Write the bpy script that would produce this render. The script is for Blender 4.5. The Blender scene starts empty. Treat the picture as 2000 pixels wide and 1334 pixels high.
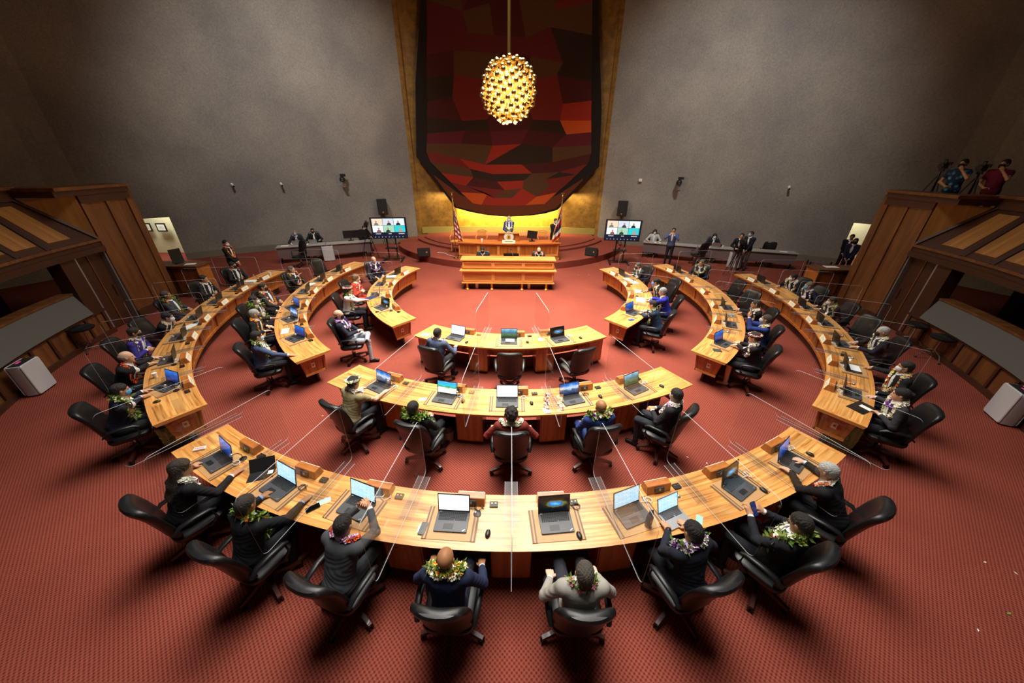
import bpy, bmesh, math, random
import numpy as np
from mathutils import Matrix, Vector, Euler
PI = math.pi
C = bpy.context.scene.collection
rad = math.radians
random.seed(7)

# ------------------------------------------------------------------ camera, world, lights, exposure
scn = bpy.context.scene
cd = bpy.data.cameras.new('camera'); cam = bpy.data.objects.new('camera', cd); C.objects.link(cam)
cd.sensor_width = 36; cd.lens = 677.07 / 2000 * 36; cd.clip_start = 0.05; cd.clip_end = 200
cam.matrix_world = Matrix.Translation((0.0289, -11.1727, 4.46)) @ Matrix.Rotation(-0.002455, 4, 'Z') \
    @ Matrix.Rotation(PI / 2 - 0.486712, 4, 'X') @ Matrix.Rotation(0.009124, 4, 'Z')
scn.camera = cam
w = bpy.data.worlds.new('world'); scn.world = w; w.use_nodes = True
w.node_tree.nodes['Background'].inputs[0].default_value = (0.45, 0.55, 0.9, 1)
w.node_tree.nodes['Background'].inputs[1].default_value = 0.045
scn.view_settings.view_transform = 'Standard'; scn.view_settings.look = 'None'
scn.view_settings.exposure = 0.18; scn.view_settings.gamma = 1; scn.view_settings.use_curve_mapping = False


def area(name, loc, size, power, col, target, shape='DISK', size_y=None, spread=PI):
    l = bpy.data.lights.new(name, 'AREA'); l.energy = power; l.color = col; l.shape = 'RECTANGLE' if size_y else shape; l.size = size
    if size_y: l.size_y = size_y
    l.spread = spread
    o = bpy.data.objects.new(name, l); C.objects.link(o); o.location = loc
    o.rotation_euler = (Vector(target) - Vector(loc)).to_track_quat('-Z', 'Y').to_euler()
    return o


def spot(name, loc, target, power, col, ang, blend, radius):
    l = bpy.data.lights.new(name, 'SPOT'); l.energy = power; l.color = col; l.spot_size = rad(ang); l.spot_blend = blend
    l.shadow_soft_size = radius
    o = bpy.data.objects.new(name, l); C.objects.link(o); o.location = loc
    o.rotation_euler = (Vector(target) - Vector(loc)).to_track_quat('-Z', 'Y').to_euler()
    return o


area('ceiling_lights', (0, -0.5, 12.7), 9.0, 1350, (1.0, 0.94, 0.86), (0, -0.6, 0), spread=rad(104))
area('ceiling_lights', (0, -6.5, 12.7), 6.0, 340, (1.0, 0.95, 0.88), (0, -6.5, 0), spread=rad(80))
spot('ceiling_spot', (0.0, -1.6, 12.6), (0, -2.0, 0), 11500, (1.0, 0.92, 0.80), 70, 1.0, 2.6)
spot('ceiling_spot', (-7, 0, 12.8), (-10.5, 9.6, 4.8), 3900, (1.0, 0.95, 0.88), 78, 1.0, 0.6)
spot('ceiling_spot', (7, 0, 12.8), (10.5, 9.6, 4.8), 3900, (1.0, 0.95, 0.88), 78, 1.0, 0.6)
spot('ceiling_spot', (0, 2.5, 12.6), (0, 6.8, 0.4), 1500, (1.0, 0.88, 0.68), 50, 1.0, 0.5)

# ------------------------------------------------------------------ materials


def newmat(name):
    m = bpy.data.materials.new(name); m.use_nodes = True
    nt = m.node_tree; return m, nt, nt.nodes['Principled BSDF']


def L(r, g, b):
    f = lambda c: (c / 12.92 if c <= 0.04045 else ((c + 0.055) / 1.055) ** 2.4)
    return (f(r / 255), f(g / 255), f(b / 255), 1)


def N(nt, t, **kw):
    n = nt.nodes.new(t)
    for k, v in kw.items():
        if k == 'ins':
            for kk, vv in v.items(): n.inputs[kk].default_value = vv
        else: setattr(n, k, v)
    return n


def mat(name, col, rough=0.5, metal=0.0, var=0.0, scale=8.0, bump=0.0, spec=0.5, bscale=None, trans=0.0, coat=0.0, sheen=0.0):
    m, nt, b = newmat(name)
    c = L(*col)
    b.inputs['Base Color'].default_value = c; b.inputs['Roughness'].default_value = rough
    b.inputs['Metallic'].default_value = metal; b.inputs['Specular IOR Level'].default_value = spec
    b.inputs['Coat Weight'].default_value = coat; b.inputs['Sheen Weight'].default_value = sheen
    tc = N(nt, 'ShaderNodeTexCoord')
    if var:
        no = N(nt, 'ShaderNodeTexNoise', ins={'Scale': scale, 'Detail': 4.0})
        nt.links.new(tc.outputs['Object'], no.inputs['Vector'])
        mx = N(nt, 'ShaderNodeMix', data_type='RGBA')
        mx.inputs[6].default_value = tuple(x * (1 - var) for x in c[:3]) + (1,)
        mx.inputs[7].default_value = tuple(min(1, x * (1 + var)) for x in c[:3]) + (1,)
        nt.links.new(no.outputs['Fac'], mx.inputs[0]); nt.links.new(mx.outputs[2], b.inputs['Base Color'])
    if bump:
        nb = N(nt, 'ShaderNodeTexNoise', ins={'Scale': bscale or scale * 6, 'Detail': 3.0})
        bu = N(nt, 'ShaderNodeBump', ins={'Strength': bump, 'Distance': 0.01})
        nt.links.new(tc.outputs['Object'], nb.inputs['Vector']); nt.links.new(nb.outputs['Fac'], bu.inputs['Height'])
        nt.links.new(bu.outputs['Normal'], b.inputs['Normal'])
    return m


def ramp(nt, stops):
    r = N(nt, 'ShaderNodeValToRGB'); e = r.color_ramp.elements
    while len(e) < len(stops): e.new(0.5)
    for i, (p, c) in enumerate(stops): e[i].position = p; e[i].color = c
    return r


def wood(name, stops, uv=True, sx=1.2, sy=26.0, rough=0.35, coat=0.25, plank=0.0, rot=0):
    """streaky veneer: grain runs along the first coordinate"""
    m, nt, b = newmat(name)
    tc = N(nt, 'ShaderNodeTexCoord'); mp = N(nt, 'ShaderNodeMapping')
    mp.inputs['Scale'].default_value = (sx, sy, sx if uv else 1.0)
    mp.inputs['Rotation'].default_value = (0, rot, 0)
    nt.links.new(tc.outputs['UV' if uv else 'Object'], mp.inputs['Vector'])
    n1 = N(nt, 'ShaderNodeTexNoise', ins={'Scale': 1.0, 'Detail': 5.0, 'Roughness': 0.6, 'Distortion': 0.4})
    nt.links.new(mp.outputs[0], n1.inputs['Vector'])
    r = ramp(nt, stops); nt.links.new(n1.outputs['Fac'], r.inputs[0])
    out = r.outputs[0]
    if plank:
        br = N(nt, 'ShaderNodeTexBrick', ins={'Scale': 1.0, 'Mortar Size': 0.0, 'Brick Width': 0.9, 'Row Height': plank,
                                             'Color1': (0.72, 0.72, 0.72, 1), 'Color2': (1.12, 1.12, 1.12, 1)})
        nt.links.new(tc.outputs['UV'], br.inputs['Vector'])
        mx = N(nt, 'ShaderNodeMix', data_type='RGBA', blend_type='MULTIPLY'); mx.inputs[0].default_value = 1
        nt.links.new(out, mx.inputs[6]); nt.links.new(br.outputs['Color'], mx.inputs[7]); out = mx.outputs[2]
    nt.links.new(out, b.inputs['Base Color'])
    b.inputs['Roughness'].default_value = rough; b.inputs['Coat Weight'].default_value = coat; b.inputs['Coat Roughness'].default_value = 0.25
    return m


def emis(name, col, strength):
    m, nt, b = newmat(name)
    b.inputs['Base Color'].default_value = L(*[c * 0.3 for c in col]); b.inputs['Emission Color'].default_value = L(*col)
    b.inputs['Emission Strength'].default_value = strength; return m


M = {}
M['desktop'] = wood('koa_top', [(0.30, L(138, 80, 32)), (0.42, L(204, 134, 66)), (0.55, L(226, 166, 92)), (0.70, L(236, 186, 112))], plank=0.12)
M['bench'] = wood('koa_bench', [(0.3, L(176, 106, 46)), (0.7, L(210, 144, 76))], uv=True, sx=1.2, sy=10)
M['trim'] = wood('koa_trim', [(0.3, L(196, 124, 56)), (0.7, L(232, 170, 98))], sx=1, sy=14)
M['fascia'] = wood('koa_side', [(0.3, L(134, 72, 28)), (0.5, L(172, 100, 44)), (0.75, L(196, 122, 60))], uv=True, sx=14, sy=1.0)
M['wall_wood'] = wood('panel_wood', [(0.25, L(78, 45, 23)), (0.5, L(106, 64, 32)), (0.75, L(132, 84, 44))], uv=True, sx=5, sy=0.6, rough=0.45)
M['wall_wood_dark'] = mat('dark_wood', (66, 36, 21), 0.5, var=0.12, scale=3)
M['soffit_wood'] = wood('soffit_wood', [(0.25, L(120, 78, 36)), (0.5, L(158, 108, 52)), (0.75, L(186, 134, 70))], uv=True, sx=7, sy=0.5, rough=0.5)
M['box_wood'] = wood('nameplate_wood', [(0.3, L(150, 84, 36)), (0.7, L(196, 122, 58))], uv=False, sx=3, sy=12)
M['base_wood'] = mat('chair_base_wood', (72, 34, 26), 0.35, var=0.25, scale=12, coat=0.3)
M['leather'] = mat('black_leather', (20, 20, 22), 0.42, bump=0.05, bscale=260, spec=0.5)
M['caster'] = mat('caster_black', (16, 16, 17), 0.4)
M['chrome'] = mat('chrome', (200, 200, 204), 0.2, 1.0)
M['black'] = mat('black_plastic', (22, 22, 24), 0.45)
M['darkgrey'] = mat('dark_grey_plastic', (66, 68, 72), 0.45)
M['key'] = mat('key_black', (30, 30, 32), 0.6)
M['white'] = mat('white_plastic', (226, 226, 224), 0.45)
M['offwhite'] = mat('offwhite_card', (238, 232, 208), 0.6)
M['ink'] = mat('grey_ink', (120, 116, 108), 0.7)
M['paper'] = mat('paper', (236, 236, 232), 0.7)
M['cream'] = mat('cream_wall', (206, 200, 168), 0.8, var=0.05)
M['brown_strip'] = mat('brown_leather', (108, 76, 52), 0.5)
M['tan'] = mat('tan_leather', (186, 142, 92), 0.55, var=0.08, scale=20)
M['gold'] = mat('gold', (214, 176, 104), 0.2, 1.0)
M['brass'] = mat('brass', (206, 164, 84), 0.3, 1.0)
M['greytable'] = mat('grey_tabletop', (150, 144, 138), 0.6, var=0.05)
M['greyfront'] = mat('mauve_table_panel', (112, 92, 92), 0.8, var=0.12, scale=20)
M['pad'] = mat('padded_fabric_grey', (92, 90, 86), 0.95, var=0.1, scale=60, bump=0.2)
M['baseboard'] = mat('baseboard_grey', (120, 112, 100), 0.8, var=0.06)
M['spkgrille'] = mat('speaker_black', (26, 27, 28), 0.7, bump=0.5, bscale=300)
M['orange_cone'] = mat('copper_dot', (210, 120, 70), 0.4)
M['purifier'] = mat('purifier_white', (196, 196, 200), 0.4)
M['silver'] = mat('silver', (176, 178, 182), 0.35, 0.7)


def carpet():
    m, nt, b = newmat('red_carpet')
    tc = N(nt, 'ShaderNodeTexCoord'); mp = N(nt, 'ShaderNodeMapping'); mp.inputs['Rotation'].default_value = (0, 0, rad(45))
    nt.links.new(tc.outputs['Object'], mp.inputs['Vector']); mp.vector_type = 'POINT'
    sx = N(nt, 'ShaderNodeSeparateXYZ'); nt.links.new(mp.outputs[0], sx.inputs[0])
    outs = []
    for i in (0, 1):
        az = N(nt, 'ShaderNodeMath', operation='ADD'); nt.links.new(sx.outputs[i], az.inputs[0]); nt.links.new(sx.outputs[2], az.inputs[1])
        mu = N(nt, 'ShaderNodeMath', operation='MULTIPLY'); mu.inputs[1].default_value = 2 * PI / 0.034
        nt.links.new(az.outputs[0], mu.inputs[0]); si = N(nt, 'ShaderNodeMath', operation='SINE'); nt.links.new(mu.outputs[0], si.inputs[0]); outs.append(si)
    ad = N(nt, 'ShaderNodeMath', operation='ADD'); nt.links.new(outs[0].outputs[0], ad.inputs[0]); nt.links.new(outs[1].outputs[0], ad.inputs[1])
    no = N(nt, 'ShaderNodeTexNoise', ins={'Scale': 30.0, 'Detail': 3.0}); nt.links.new(tc.outputs['Object'], no.inputs['Vector'])
    a2 = N(nt, 'ShaderNodeMath', operation='MULTIPLY_ADD'); a2.inputs[1].default_value = 1.2
    nt.links.new(no.outputs['Fac'], a2.inputs[0]); nt.links.new(ad.outputs[0], a2.inputs[2])
    mr = N(nt, 'ShaderNodeMapRange', ins={'From Min': -1.6, 'From Max': 1.6}); nt.links.new(a2.outputs[0], mr.inputs['Value'])
    r = ramp(nt, [(0.0, L(72, 28, 24)), (0.45, L(122, 54, 44)), (1.0, L(146, 76, 60))]); nt.links.new(mr.outputs[0], r.inputs[0])
    big = N(nt, 'ShaderNodeTexNoise', ins={'Scale': 0.8, 'Detail': 3.0}); nt.links.new(tc.outputs['Object'], big.inputs['Vector'])
    mx = N(nt, 'ShaderNodeMix', data_type='RGBA', blend_type='MULTIPLY'); mx.inputs[0].default_value = 0.5
    r2 = ramp(nt, [(0.3, (0.75, 0.72, 0.72, 1)), (0.7, (1.1, 1.1, 1.1, 1))]); nt.links.new(big.outputs['Fac'], r2.inputs[0])
    nt.links.new(r.outputs[0], mx.inputs[6]); nt.links.new(r2.outputs[0], mx.inputs[7]); nt.links.new(mx.outputs[2], b.inputs['Base Color'])
    b.inputs['Roughness'].default_value = 0.95; b.inputs['Specular IOR Level'].default_value = 0.15
    return m


M['carpet'] = carpet()


def plaster():
    m, nt, b = newmat('grey_plaster')
    tc = N(nt, 'ShaderNodeTexCoord')
    n1 = N(nt, 'ShaderNodeTexNoise', ins={'Scale': 0.35, 'Detail': 5.0, 'Roughness': 0.55}); nt.links.new(tc.outputs['Object'], n1.inputs['Vector'])
    r = ramp(nt, [(0.3, L(120, 116, 114)), (0.7, L(152, 146, 138))]); nt.links.new(n1.outputs['Fac'], r.inputs[0])
    n2 = N(nt, 'ShaderNodeTexNoise', ins={'Scale': 16.0, 'Detail': 4.0}); nt.links.new(tc.outputs['Object'], n2.inputs['Vector'])
    mx = N(nt, 'ShaderNodeMix', data_type='RGBA', blend_type='OVERLAY'); mx.inputs[0].default_value = 0.35
    nt.links.new(r.outputs[0], mx.inputs[6]); nt.links.new(n2.outputs['Fac'], mx.inputs[7]); nt.links.new(mx.outputs[2], b.inputs['Base Color'])
    b.inputs['Roughness'].default_value = 0.9
    bu = N(nt, 'ShaderNodeBump', ins={'Strength': 0.5, 'Distance': 0.02}); nt.links.new(n2.outputs['Fac'], bu.inputs['Height']); nt.links.new(bu.outputs[0], b.inputs['Normal'])
    return m


M['plaster'] = plaster()


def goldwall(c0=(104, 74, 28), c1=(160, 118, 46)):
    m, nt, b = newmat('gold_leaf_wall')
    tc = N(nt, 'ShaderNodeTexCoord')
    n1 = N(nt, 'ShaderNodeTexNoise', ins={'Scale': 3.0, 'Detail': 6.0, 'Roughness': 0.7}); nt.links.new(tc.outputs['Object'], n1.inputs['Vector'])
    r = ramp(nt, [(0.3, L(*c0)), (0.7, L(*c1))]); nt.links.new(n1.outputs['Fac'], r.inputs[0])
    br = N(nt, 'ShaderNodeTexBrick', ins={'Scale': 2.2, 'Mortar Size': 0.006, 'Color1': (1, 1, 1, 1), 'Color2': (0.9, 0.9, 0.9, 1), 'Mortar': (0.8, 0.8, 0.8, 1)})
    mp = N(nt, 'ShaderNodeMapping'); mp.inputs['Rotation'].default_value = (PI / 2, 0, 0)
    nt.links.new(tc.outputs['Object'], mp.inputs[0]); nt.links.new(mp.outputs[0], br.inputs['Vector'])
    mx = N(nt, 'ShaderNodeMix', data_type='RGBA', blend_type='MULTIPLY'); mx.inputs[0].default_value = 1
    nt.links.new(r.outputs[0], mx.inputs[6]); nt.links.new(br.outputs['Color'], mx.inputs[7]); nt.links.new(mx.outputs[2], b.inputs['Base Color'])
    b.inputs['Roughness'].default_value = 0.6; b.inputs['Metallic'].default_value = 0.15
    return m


M['goldwall'] = goldwall(); M['goldlit'] = goldwall((168, 124, 36), (214, 168, 60))  # centre panel copy: glow from the strip light put into a brighter gold colour


def acrylic(name, tint, edge=False):
    m = bpy.data.materials.new(name); m.use_nodes = True; nt = m.node_tree; nt.nodes.clear()
    o = N(nt, 'ShaderNodeOutputMaterial'); mix = N(nt, 'ShaderNodeMixShader')
    t = N(nt, 'ShaderNodeBsdfTransparent'); t.inputs[0].default_value = tint
    if edge:
        g = N(nt, 'ShaderNodeBsdfDiffuse'); g.inputs[0].default_value = (0.95, 0.97, 1, 1); mix.inputs[0].default_value = 0.38
    else:
        g = N(nt, 'ShaderNodeBsdfGlossy'); g.inputs['Roughness'].default_value = 0.03
        lw = N(nt, 'ShaderNodeLayerWeight'); lw.inputs[0].default_value = 0.5
        pw = N(nt, 'ShaderNodeMath', operation='POWER'); pw.inputs[1].default_value = 4.0; nt.links.new(lw.outputs['Facing'], pw.inputs[0])
        ma = N(nt, 'ShaderNodeMath', operation='MULTIPLY_ADD'); ma.inputs[1].default_value = 0.45; ma.inputs[2].default_value = 0.018
        nt.links.new(pw.outputs[0], ma.inputs[0]); nt.links.new(ma.outputs[0], mix.inputs[0])
    nt.links.new(t.outputs[0], mix.inputs[1]); nt.links.new(g.outputs[0], mix.inputs[2]); nt.links.new(mix.outputs[0], o.inputs[0])
    return m


M['acrylic'] = acrylic('clear_acrylic', (0.97, 0.98, 0.985, 1))
M['acrylic_edge'] = acrylic('acrylic_edge', (0.9, 0.95, 1, 1), True)
M['acrylic_foot'] = acrylic('acrylic_foot', (0.93, 0.94, 0.95, 1)); M['acrylic_foot'].node_tree.nodes['Glossy BSDF'].inputs['Roughness'].default_value = 0.35
M['glass'] = acrylic('drinking_glass', (0.85, 0.88, 0.9, 1))

# screens: what each display shows is built from generated coordinates of the display panel


def screen(name, kind, strength):
    m, nt, b = newmat(name)
    tc = N(nt, 'ShaderNodeTexCoord'); b.inputs['Base Color'].default_value = (0.01, 0.01, 0.012, 1); b.inputs['Roughness'].default_value = 0.15
    uv = tc.outputs['UV']
    sp = N(nt, 'ShaderNodeSeparateXYZ'); nt.links.new(uv, sp.inputs[0])
    if kind == 'page':      # white document with faint text rows
        wv = N(nt, 'ShaderNodeTexBrick', ins={'Scale': 1.0, 'Mortar Size': 0.012, 'Brick Width': 0.46, 'Row Height': 0.085, 'Mortar': L(236, 248, 255), 'Color1': L(226, 240, 250), 'Color2': L(240, 250, 255)})
        nt.links.new(uv, wv.inputs['Vector']); col = wv.outputs['Color']
    elif kind == 'bluepage':
        wv = N(nt, 'ShaderNodeTexBrick', ins={'Scale': 1.0, 'Mortar Size': 0.006, 'Brick Width': 0.33, 'Row Height': 0.12, 'Mortar': L(120, 180, 210), 'Color1': L(176, 214, 236), 'Color2': L(196, 228, 244)})
        nt.links.new(uv, wv.inputs['Vector']); col = wv.outputs['Color']
    elif kind == 'cave':    # dark picture with a bright blue opening
        mp = N(nt, 'ShaderNodeMapping'); mp.inputs['Location'].default_value = (-0.55, -0.5, 0)
        nt.links.new(uv, mp.inputs[0])
        no = N(nt, 'ShaderNodeTexNoise', ins={'Scale': 6.0, 'Detail': 2.0}); nt.links.new(uv, no.inputs['Vector'])
        ln = N(nt, 'ShaderNodeVectorMath', operation='LENGTH'); sc = N(nt, 'ShaderNodeVectorMath', operation='MULTIPLY'); sc.inputs[1].default_value = (1.0, 1.5, 0)
        nt.links.new(mp.outputs[0], sc.inputs[0]); nt.links.new(sc.outputs[0], ln.inputs[0])
        ad = N(nt, 'ShaderNodeMath', operation='MULTIPLY_ADD'); ad.inputs[1].default_value = 0.25
        nt.links.new(no.outputs['Fac'], ad.inputs[0]); nt.links.new(ln.outputs['Value'], ad.inputs[2])
        r = ramp(nt, [(0.0, L(190, 226, 240)), (0.24, L(60, 150, 210)), (0.36, L(30, 90, 160)), (0.39, L(120, 112, 60)), (0.5, L(34, 34, 22)), (0.62, L(8, 10, 16))])
        nt.links.new(ad.outputs[0], r.inputs[0]); col = r.outputs[0]
    elif kind in ('beach', 'mountain', 'deepblue', 'sky'):
        no = N(nt, 'ShaderNodeTexNoise', ins={'Scale': 4.0, 'Detail': 5.0}); nt.links.new(uv, no.inputs['Vector'])
        ad = N(nt, 'ShaderNodeMath', operation='MULTIPLY_ADD'); ad.inputs[1].default_value = 0.5
        nt.links.new(no.outputs['Fac'], ad.inputs[0]); nt.links.new(sp.outputs[1], ad.inputs[2])
        st = {'beach': [(0.3, L(240, 236, 220)), (0.55, L(230, 228, 214)), (0.62, L(70, 140, 60)), (0.72, L(40, 190, 200)), (0.95, L(60, 150, 220)), (1.2, L(120, 190, 240))],
              'mountain': [(0.3, L(40, 70, 50)), (0.5, L(90, 120, 70)), (0.65, L(70, 110, 130)), (0.8, L(90, 150, 170)), (1.0, L(150, 200, 230))],
              'sky': [(0.25, L(20, 40, 70)), (0.5, L(60, 90, 130)), (0.65, L(200, 220, 240)), (0.85, L(60, 130, 210)), (1.0, L(30, 90, 190))],
              'deepblue': [(0.3, L(16, 36, 92)), (0.7, L(40, 84, 170)), (1.0, L(60, 120, 210))]}[kind]
        r = ramp(nt, st); dv = N(nt, 'ShaderNodeMath', operation='MULTIPLY'); dv.inputs[1].default_value = 0.8
        nt.links.new(ad.outputs[0], dv.inputs[0]); nt.links.new(dv.outputs[0], r.inputs[0]); col = r.outputs[0]
    nt.links.new(col, b.inputs['Emission Color']); b.inputs['Emission Strength'].default_value = strength
    return m


for k, s in (('page', 1.5), ('bluepage', 1.2), ('cave', 1.2), ('beach', 1.3), ('mountain', 1.1), ('deepblue', 1.0), ('sky', 1.1)):
    M['scr_' + k] = screen('screen_' + k, k, s)
M['scr_off'] = mat('screen_off', (10, 10, 12), 0.15)
_cm = {}


def hairmat(col):
    m, nt, b = newmat('hair_%d_%d_%d' % col); c = L(*col)
    tc = N(nt, 'ShaderNodeTexCoord'); mp = N(nt, 'ShaderNodeMapping'); mp.inputs['Scale'].default_value = (150, 150, 26); nt.links.new(tc.outputs['Object'], mp.inputs[0])
    no = N(nt, 'ShaderNodeTexNoise', ins={'Scale': 1.0, 'Detail': 4.0, 'Distortion': 1.2}); nt.links.new(mp.outputs[0], no.inputs['Vector'])
    r = ramp(nt, [(0.3, tuple(x * 0.45 for x in c[:3]) + (1,)), (0.7, tuple(min(1, x * 1.6 + 0.006) for x in c[:3]) + (1,))]); nt.links.new(no.outputs['Fac'], r.inputs[0]); nt.links.new(r.outputs[0], b.inputs['Base Color'])
    bu = N(nt, 'ShaderNodeBump', ins={'Strength': 0.9, 'Distance': 0.012}); nt.links.new(no.outputs['Fac'], bu.inputs['Height']); nt.links.new(bu.outputs[0], b.inputs['Normal'])
    b.inputs['Roughness'].default_value = 0.5; return m




def cmat(col, rough=0.85, kind='cloth', spec=0.3):
    k = (col, rough, kind)
    if k not in _cm and kind == 'hair': _cm[k] = hairmat(col)
    if k not in _cm:
        _cm[k] = mat('%s_%d_%d_%d' % ((kind,) + col), col, rough, var=0.12, scale=30, spec=spec, bump=0.15 if kind == 'cloth' else 0.0, bscale=90)
    return _cm[k]


def emat(col, s):
    k = (col, s, 'e')
    if k not in _cm: _cm[k] = emis('glow_%d_%d_%d' % col, col, s)
    return _cm[k]

# ------------------------------------------------------------------ mesh helpers


class MB:
    def __init__(self): self.v = []; self.f = []; self.m = []; self.uv = []; self.mats = []

    def mi(self, m):
        if m not in self.mats: self.mats.append(m)
        return self.mats.index(m)

    def face(self, pts, m, uv=None):
        i = len(self.v); self.v += [tuple(p) for p in pts]; self.f.append(tuple(range(i, i + len(pts)))); self.m.append(self.mi(m))
        self.uv.append(uv or [(0, 0)] * len(pts))

    def box(self, c, s, m, R=None, taper=1.0):
        R = R or Matrix.Identity(3); c = Vector(c); h = [x / 2 for x in s]
        P = []
        for z in (-1, 1):
            k = taper if z > 0 else 1.0
            for x, y in ((-1, -1), (1, -1), (1, 1), (-1, 1)): P.append(c + R @ Vector((x * h[0] * k, y * h[1] * k, z * h[2])))
        i = len(self.v); self.v += [tuple(p) for p in P]; mi = self.mi(m)
        dims = {0: (0, 1), 1: (0, 2), 2: (1, 2)}
        for q, (a, b) in (((3, 2, 1, 0), (s[0], s[1])), ((4, 5, 6, 7), (s[0], s[1])), ((0, 1, 5, 4), (s[0], s[2])), ((1, 2, 6, 5), (s[1], s[2])), ((2, 3, 7, 6), (s[0], s[2])), ((3, 0, 4, 7), (s[1], s[2]))):
            self.f.append(tuple(i + k for k in q)); self.m.append(mi); self.uv.append([(0, 0), (a, 0), (a, b), (0, b)])
        return self

    def loft(self, rings, m, cap=True, closed=False):
        n = len(rings[0]); i = len(self.v); mi = self.mi(m)
        for r in rings: self.v += [tuple(p) for p in r]
        K = len(rings)
        for k in range(K if closed else K - 1):
            k2 = (k + 1) % K
            for j in range(n):
                j2 = (j + 1) % n
                self.f.append((i + k * n + j, i + k * n + j2, i + k2 * n + j2, i + k2 * n + j)); self.m.append(mi)
                self.uv.append([(j / n, k / K), ((j + 1) / n, k / K), ((j + 1) / n, (k + 1) / K), (j / n, (k + 1) / K)])
        if cap and not closed:
            self.f.append(tuple(reversed(range(i, i + n)))); self.m.append(mi); self.uv.append([(0, 0)] * n)
            self.f.append(tuple(range(i + (K - 1) * n, i + K * n))); self.m.append(mi); self.uv.append([(0, 0)] * n)
        return self

    def cyl(self, a, b, r0, r1=None, m=None, n=12, cap=True):
        r1 = r0 if r1 is None else r1
        a = Vector(a); b = Vector(b); q = (b - a).to_track_quat('Z', 'Y')
        R = [[p + q @ Vector((r * math.cos(2 * PI * t / n), r * math.sin(2 * PI * t / n), 0)) for t in range(n)] for p, r in ((a, r0), (b, r1))]
        return self.loft(R, m, cap)

    def tube(self, pts, r, m, n=6):
        pts = [Vector(p) for p in pts]; rings = []
        for i, p in enumerate(pts):
            d = (pts[min(i + 1, len(pts) - 1)] - pts[max(i - 1, 0)]).normalized(); q = d.to_track_quat('Z', 'Y')
            rr = r[i] if isinstance(r, (list, tuple)) else r
            rings.append([p + q @ Vector((rr * math.cos(2 * PI * t / n), rr * math.sin(2 * PI * t / n), 0)) for t in range(n)])
        return self.loft(rings, m)

    def lathe(self, prof, m, c=(0, 0, 0), n=20):
        c = Vector(c)
        return self.loft([[c + Vector((r * math.cos(2 * PI * t / n), r * math.sin(2 * PI * t / n), z)) for t in range(n)] for r, z in prof], m)

    def sphere(self, c, r, m, n=10, k=6, s=(1, 1, 1)):
        return self.lathe2([(max(1e-4, r * math.sin(PI * i / k)), -r * math.cos(PI * i / k)) for i in range(k + 1)], m, c, n, s)

    def lathe2(self, prof, m, c, n, s):
        c = Vector(c)
        return self.loft([[c + Vector((r * math.cos(2 * PI * t / n) * s[0], r * math.sin(2 * PI * t / n) * s[1], z * s[2])) for t in range(n)] for r, z in prof], m)

    def prism(self, poly, z0, z1, m):
        """poly in xy, extruded in z"""
        n = len(poly); self.loft([[(x, y, z0) for x, y in poly], [(x, y, z1) for x, y in poly]], m); return self

    def sector(self, r0, r1, a0, a1, z0, z1, m, n=None, c=(0, 0), r0b=None, r1b=None):
        """annular block; r0b/r1b are the radii at the bottom"""
        n = n or max(2, int(abs(a1 - a0) / 2.2)); r0b = r0 if r0b is None else r0b; r1b = r1 if r1b is None else r1b
        mi = self.mi(m); i = len(self.v); rm = (r0 + r1) / 2
        for k in range(n + 1):
            a = rad(a0 + (a1 - a0) * k / n); x, y = math.cos(a), math.sin(a)
            for r, z in ((r0b, z0), (r1b, z0), (r1, z1), (r0, z1)): self.v.append((c[0] + r * x, c[1] + r * y, z))
        for k in range(n):
            u0 = rad(a0 + (a1 - a0) * k / n) * rm; u1 = rad(a0 + (a1 - a0) * (k + 1) / n) * rm; b = i + 4 * k
            for (p, q), (v0, v1) in (((0, 1), (r0, r1)), ((1, 2), (z0, z1)), ((2, 3), (r1, r0)), ((3, 0), (z1, z0))):
                self.f.append((b + p, b + q, b + 4 + q, b + 4 + p)); self.m.append(mi); self.uv.append([(u0, v0), (u0, v1), (u1, v1), (u1, v0)])
        for b, rev in ((i, False), (i + 4 * n, True)):
            q = (b, b + 3, b + 2, b + 1) if not rev else (b, b + 1, b + 2, b + 3)
            self.f.append(q); self.m.append(mi)
            uvs = {b: (r0, z0), b + 1: (r1, z0), b + 2: (r1, z1), b + 3: (r0, z1)}; self.uv.append([(uvs[x][0], uvs[x][1]) for x in q])
        return self

    def build(self, name, parent=None, smooth=False, bevel=0.0, loc=None, rz=None):
        me = bpy.data.meshes.new(name); me.from_pydata(self.v, [], self.f)
        for m in self.mats: me.materials.append(m)
        me.polygons.foreach_set('material_index', self.m)
        ul = me.uv_layers.new(name='UVMap'); flat = np.array([c for f in self.uv for p in f for c in p], dtype=np.float32)
        ul.data.foreach_set('uv', flat)
        if smooth: me.polygons.foreach_set('use_smooth', [True] * len(me.polygons))
        bm = bmesh.new(); bm.from_mesh(me); bmesh.ops.recalc_face_normals(bm, faces=bm.faces)
        if bevel: bmesh.ops.bevel(bm, geom=bm.edges[:] + bm.verts[:], offset=bevel, segments=2, affect='EDGES', clamp_overlap=True)
        bm.to_mesh(me); bm.free()
        if smooth: me.set_sharp_from_angle(angle=rad(40))
        me.update()
        o = bpy.data.objects.new(name, me); C.objects.link(o)
        if parent: o.parent = parent
        if loc is not None: o.location = loc
        if rz is not None: o.rotation_euler = (0, 0, rz)
        return o


def tag(o, label, cat, group=None, kind=None):
    if label: o['label'] = label
    if cat: o['category'] = cat
    if group: o['group'] = group
    if kind: o['kind'] = kind
    return o


def thing(name, label, cat, loc=(0, 0, 0), rz=0, group=None):
    o = bpy.data.objects.new(name, None); C.objects.link(o); o.location = loc; o.rotation_euler = (0, 0, rz); o.empty_display_size = 0.1
    return tag(o, label, cat, group)


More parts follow.
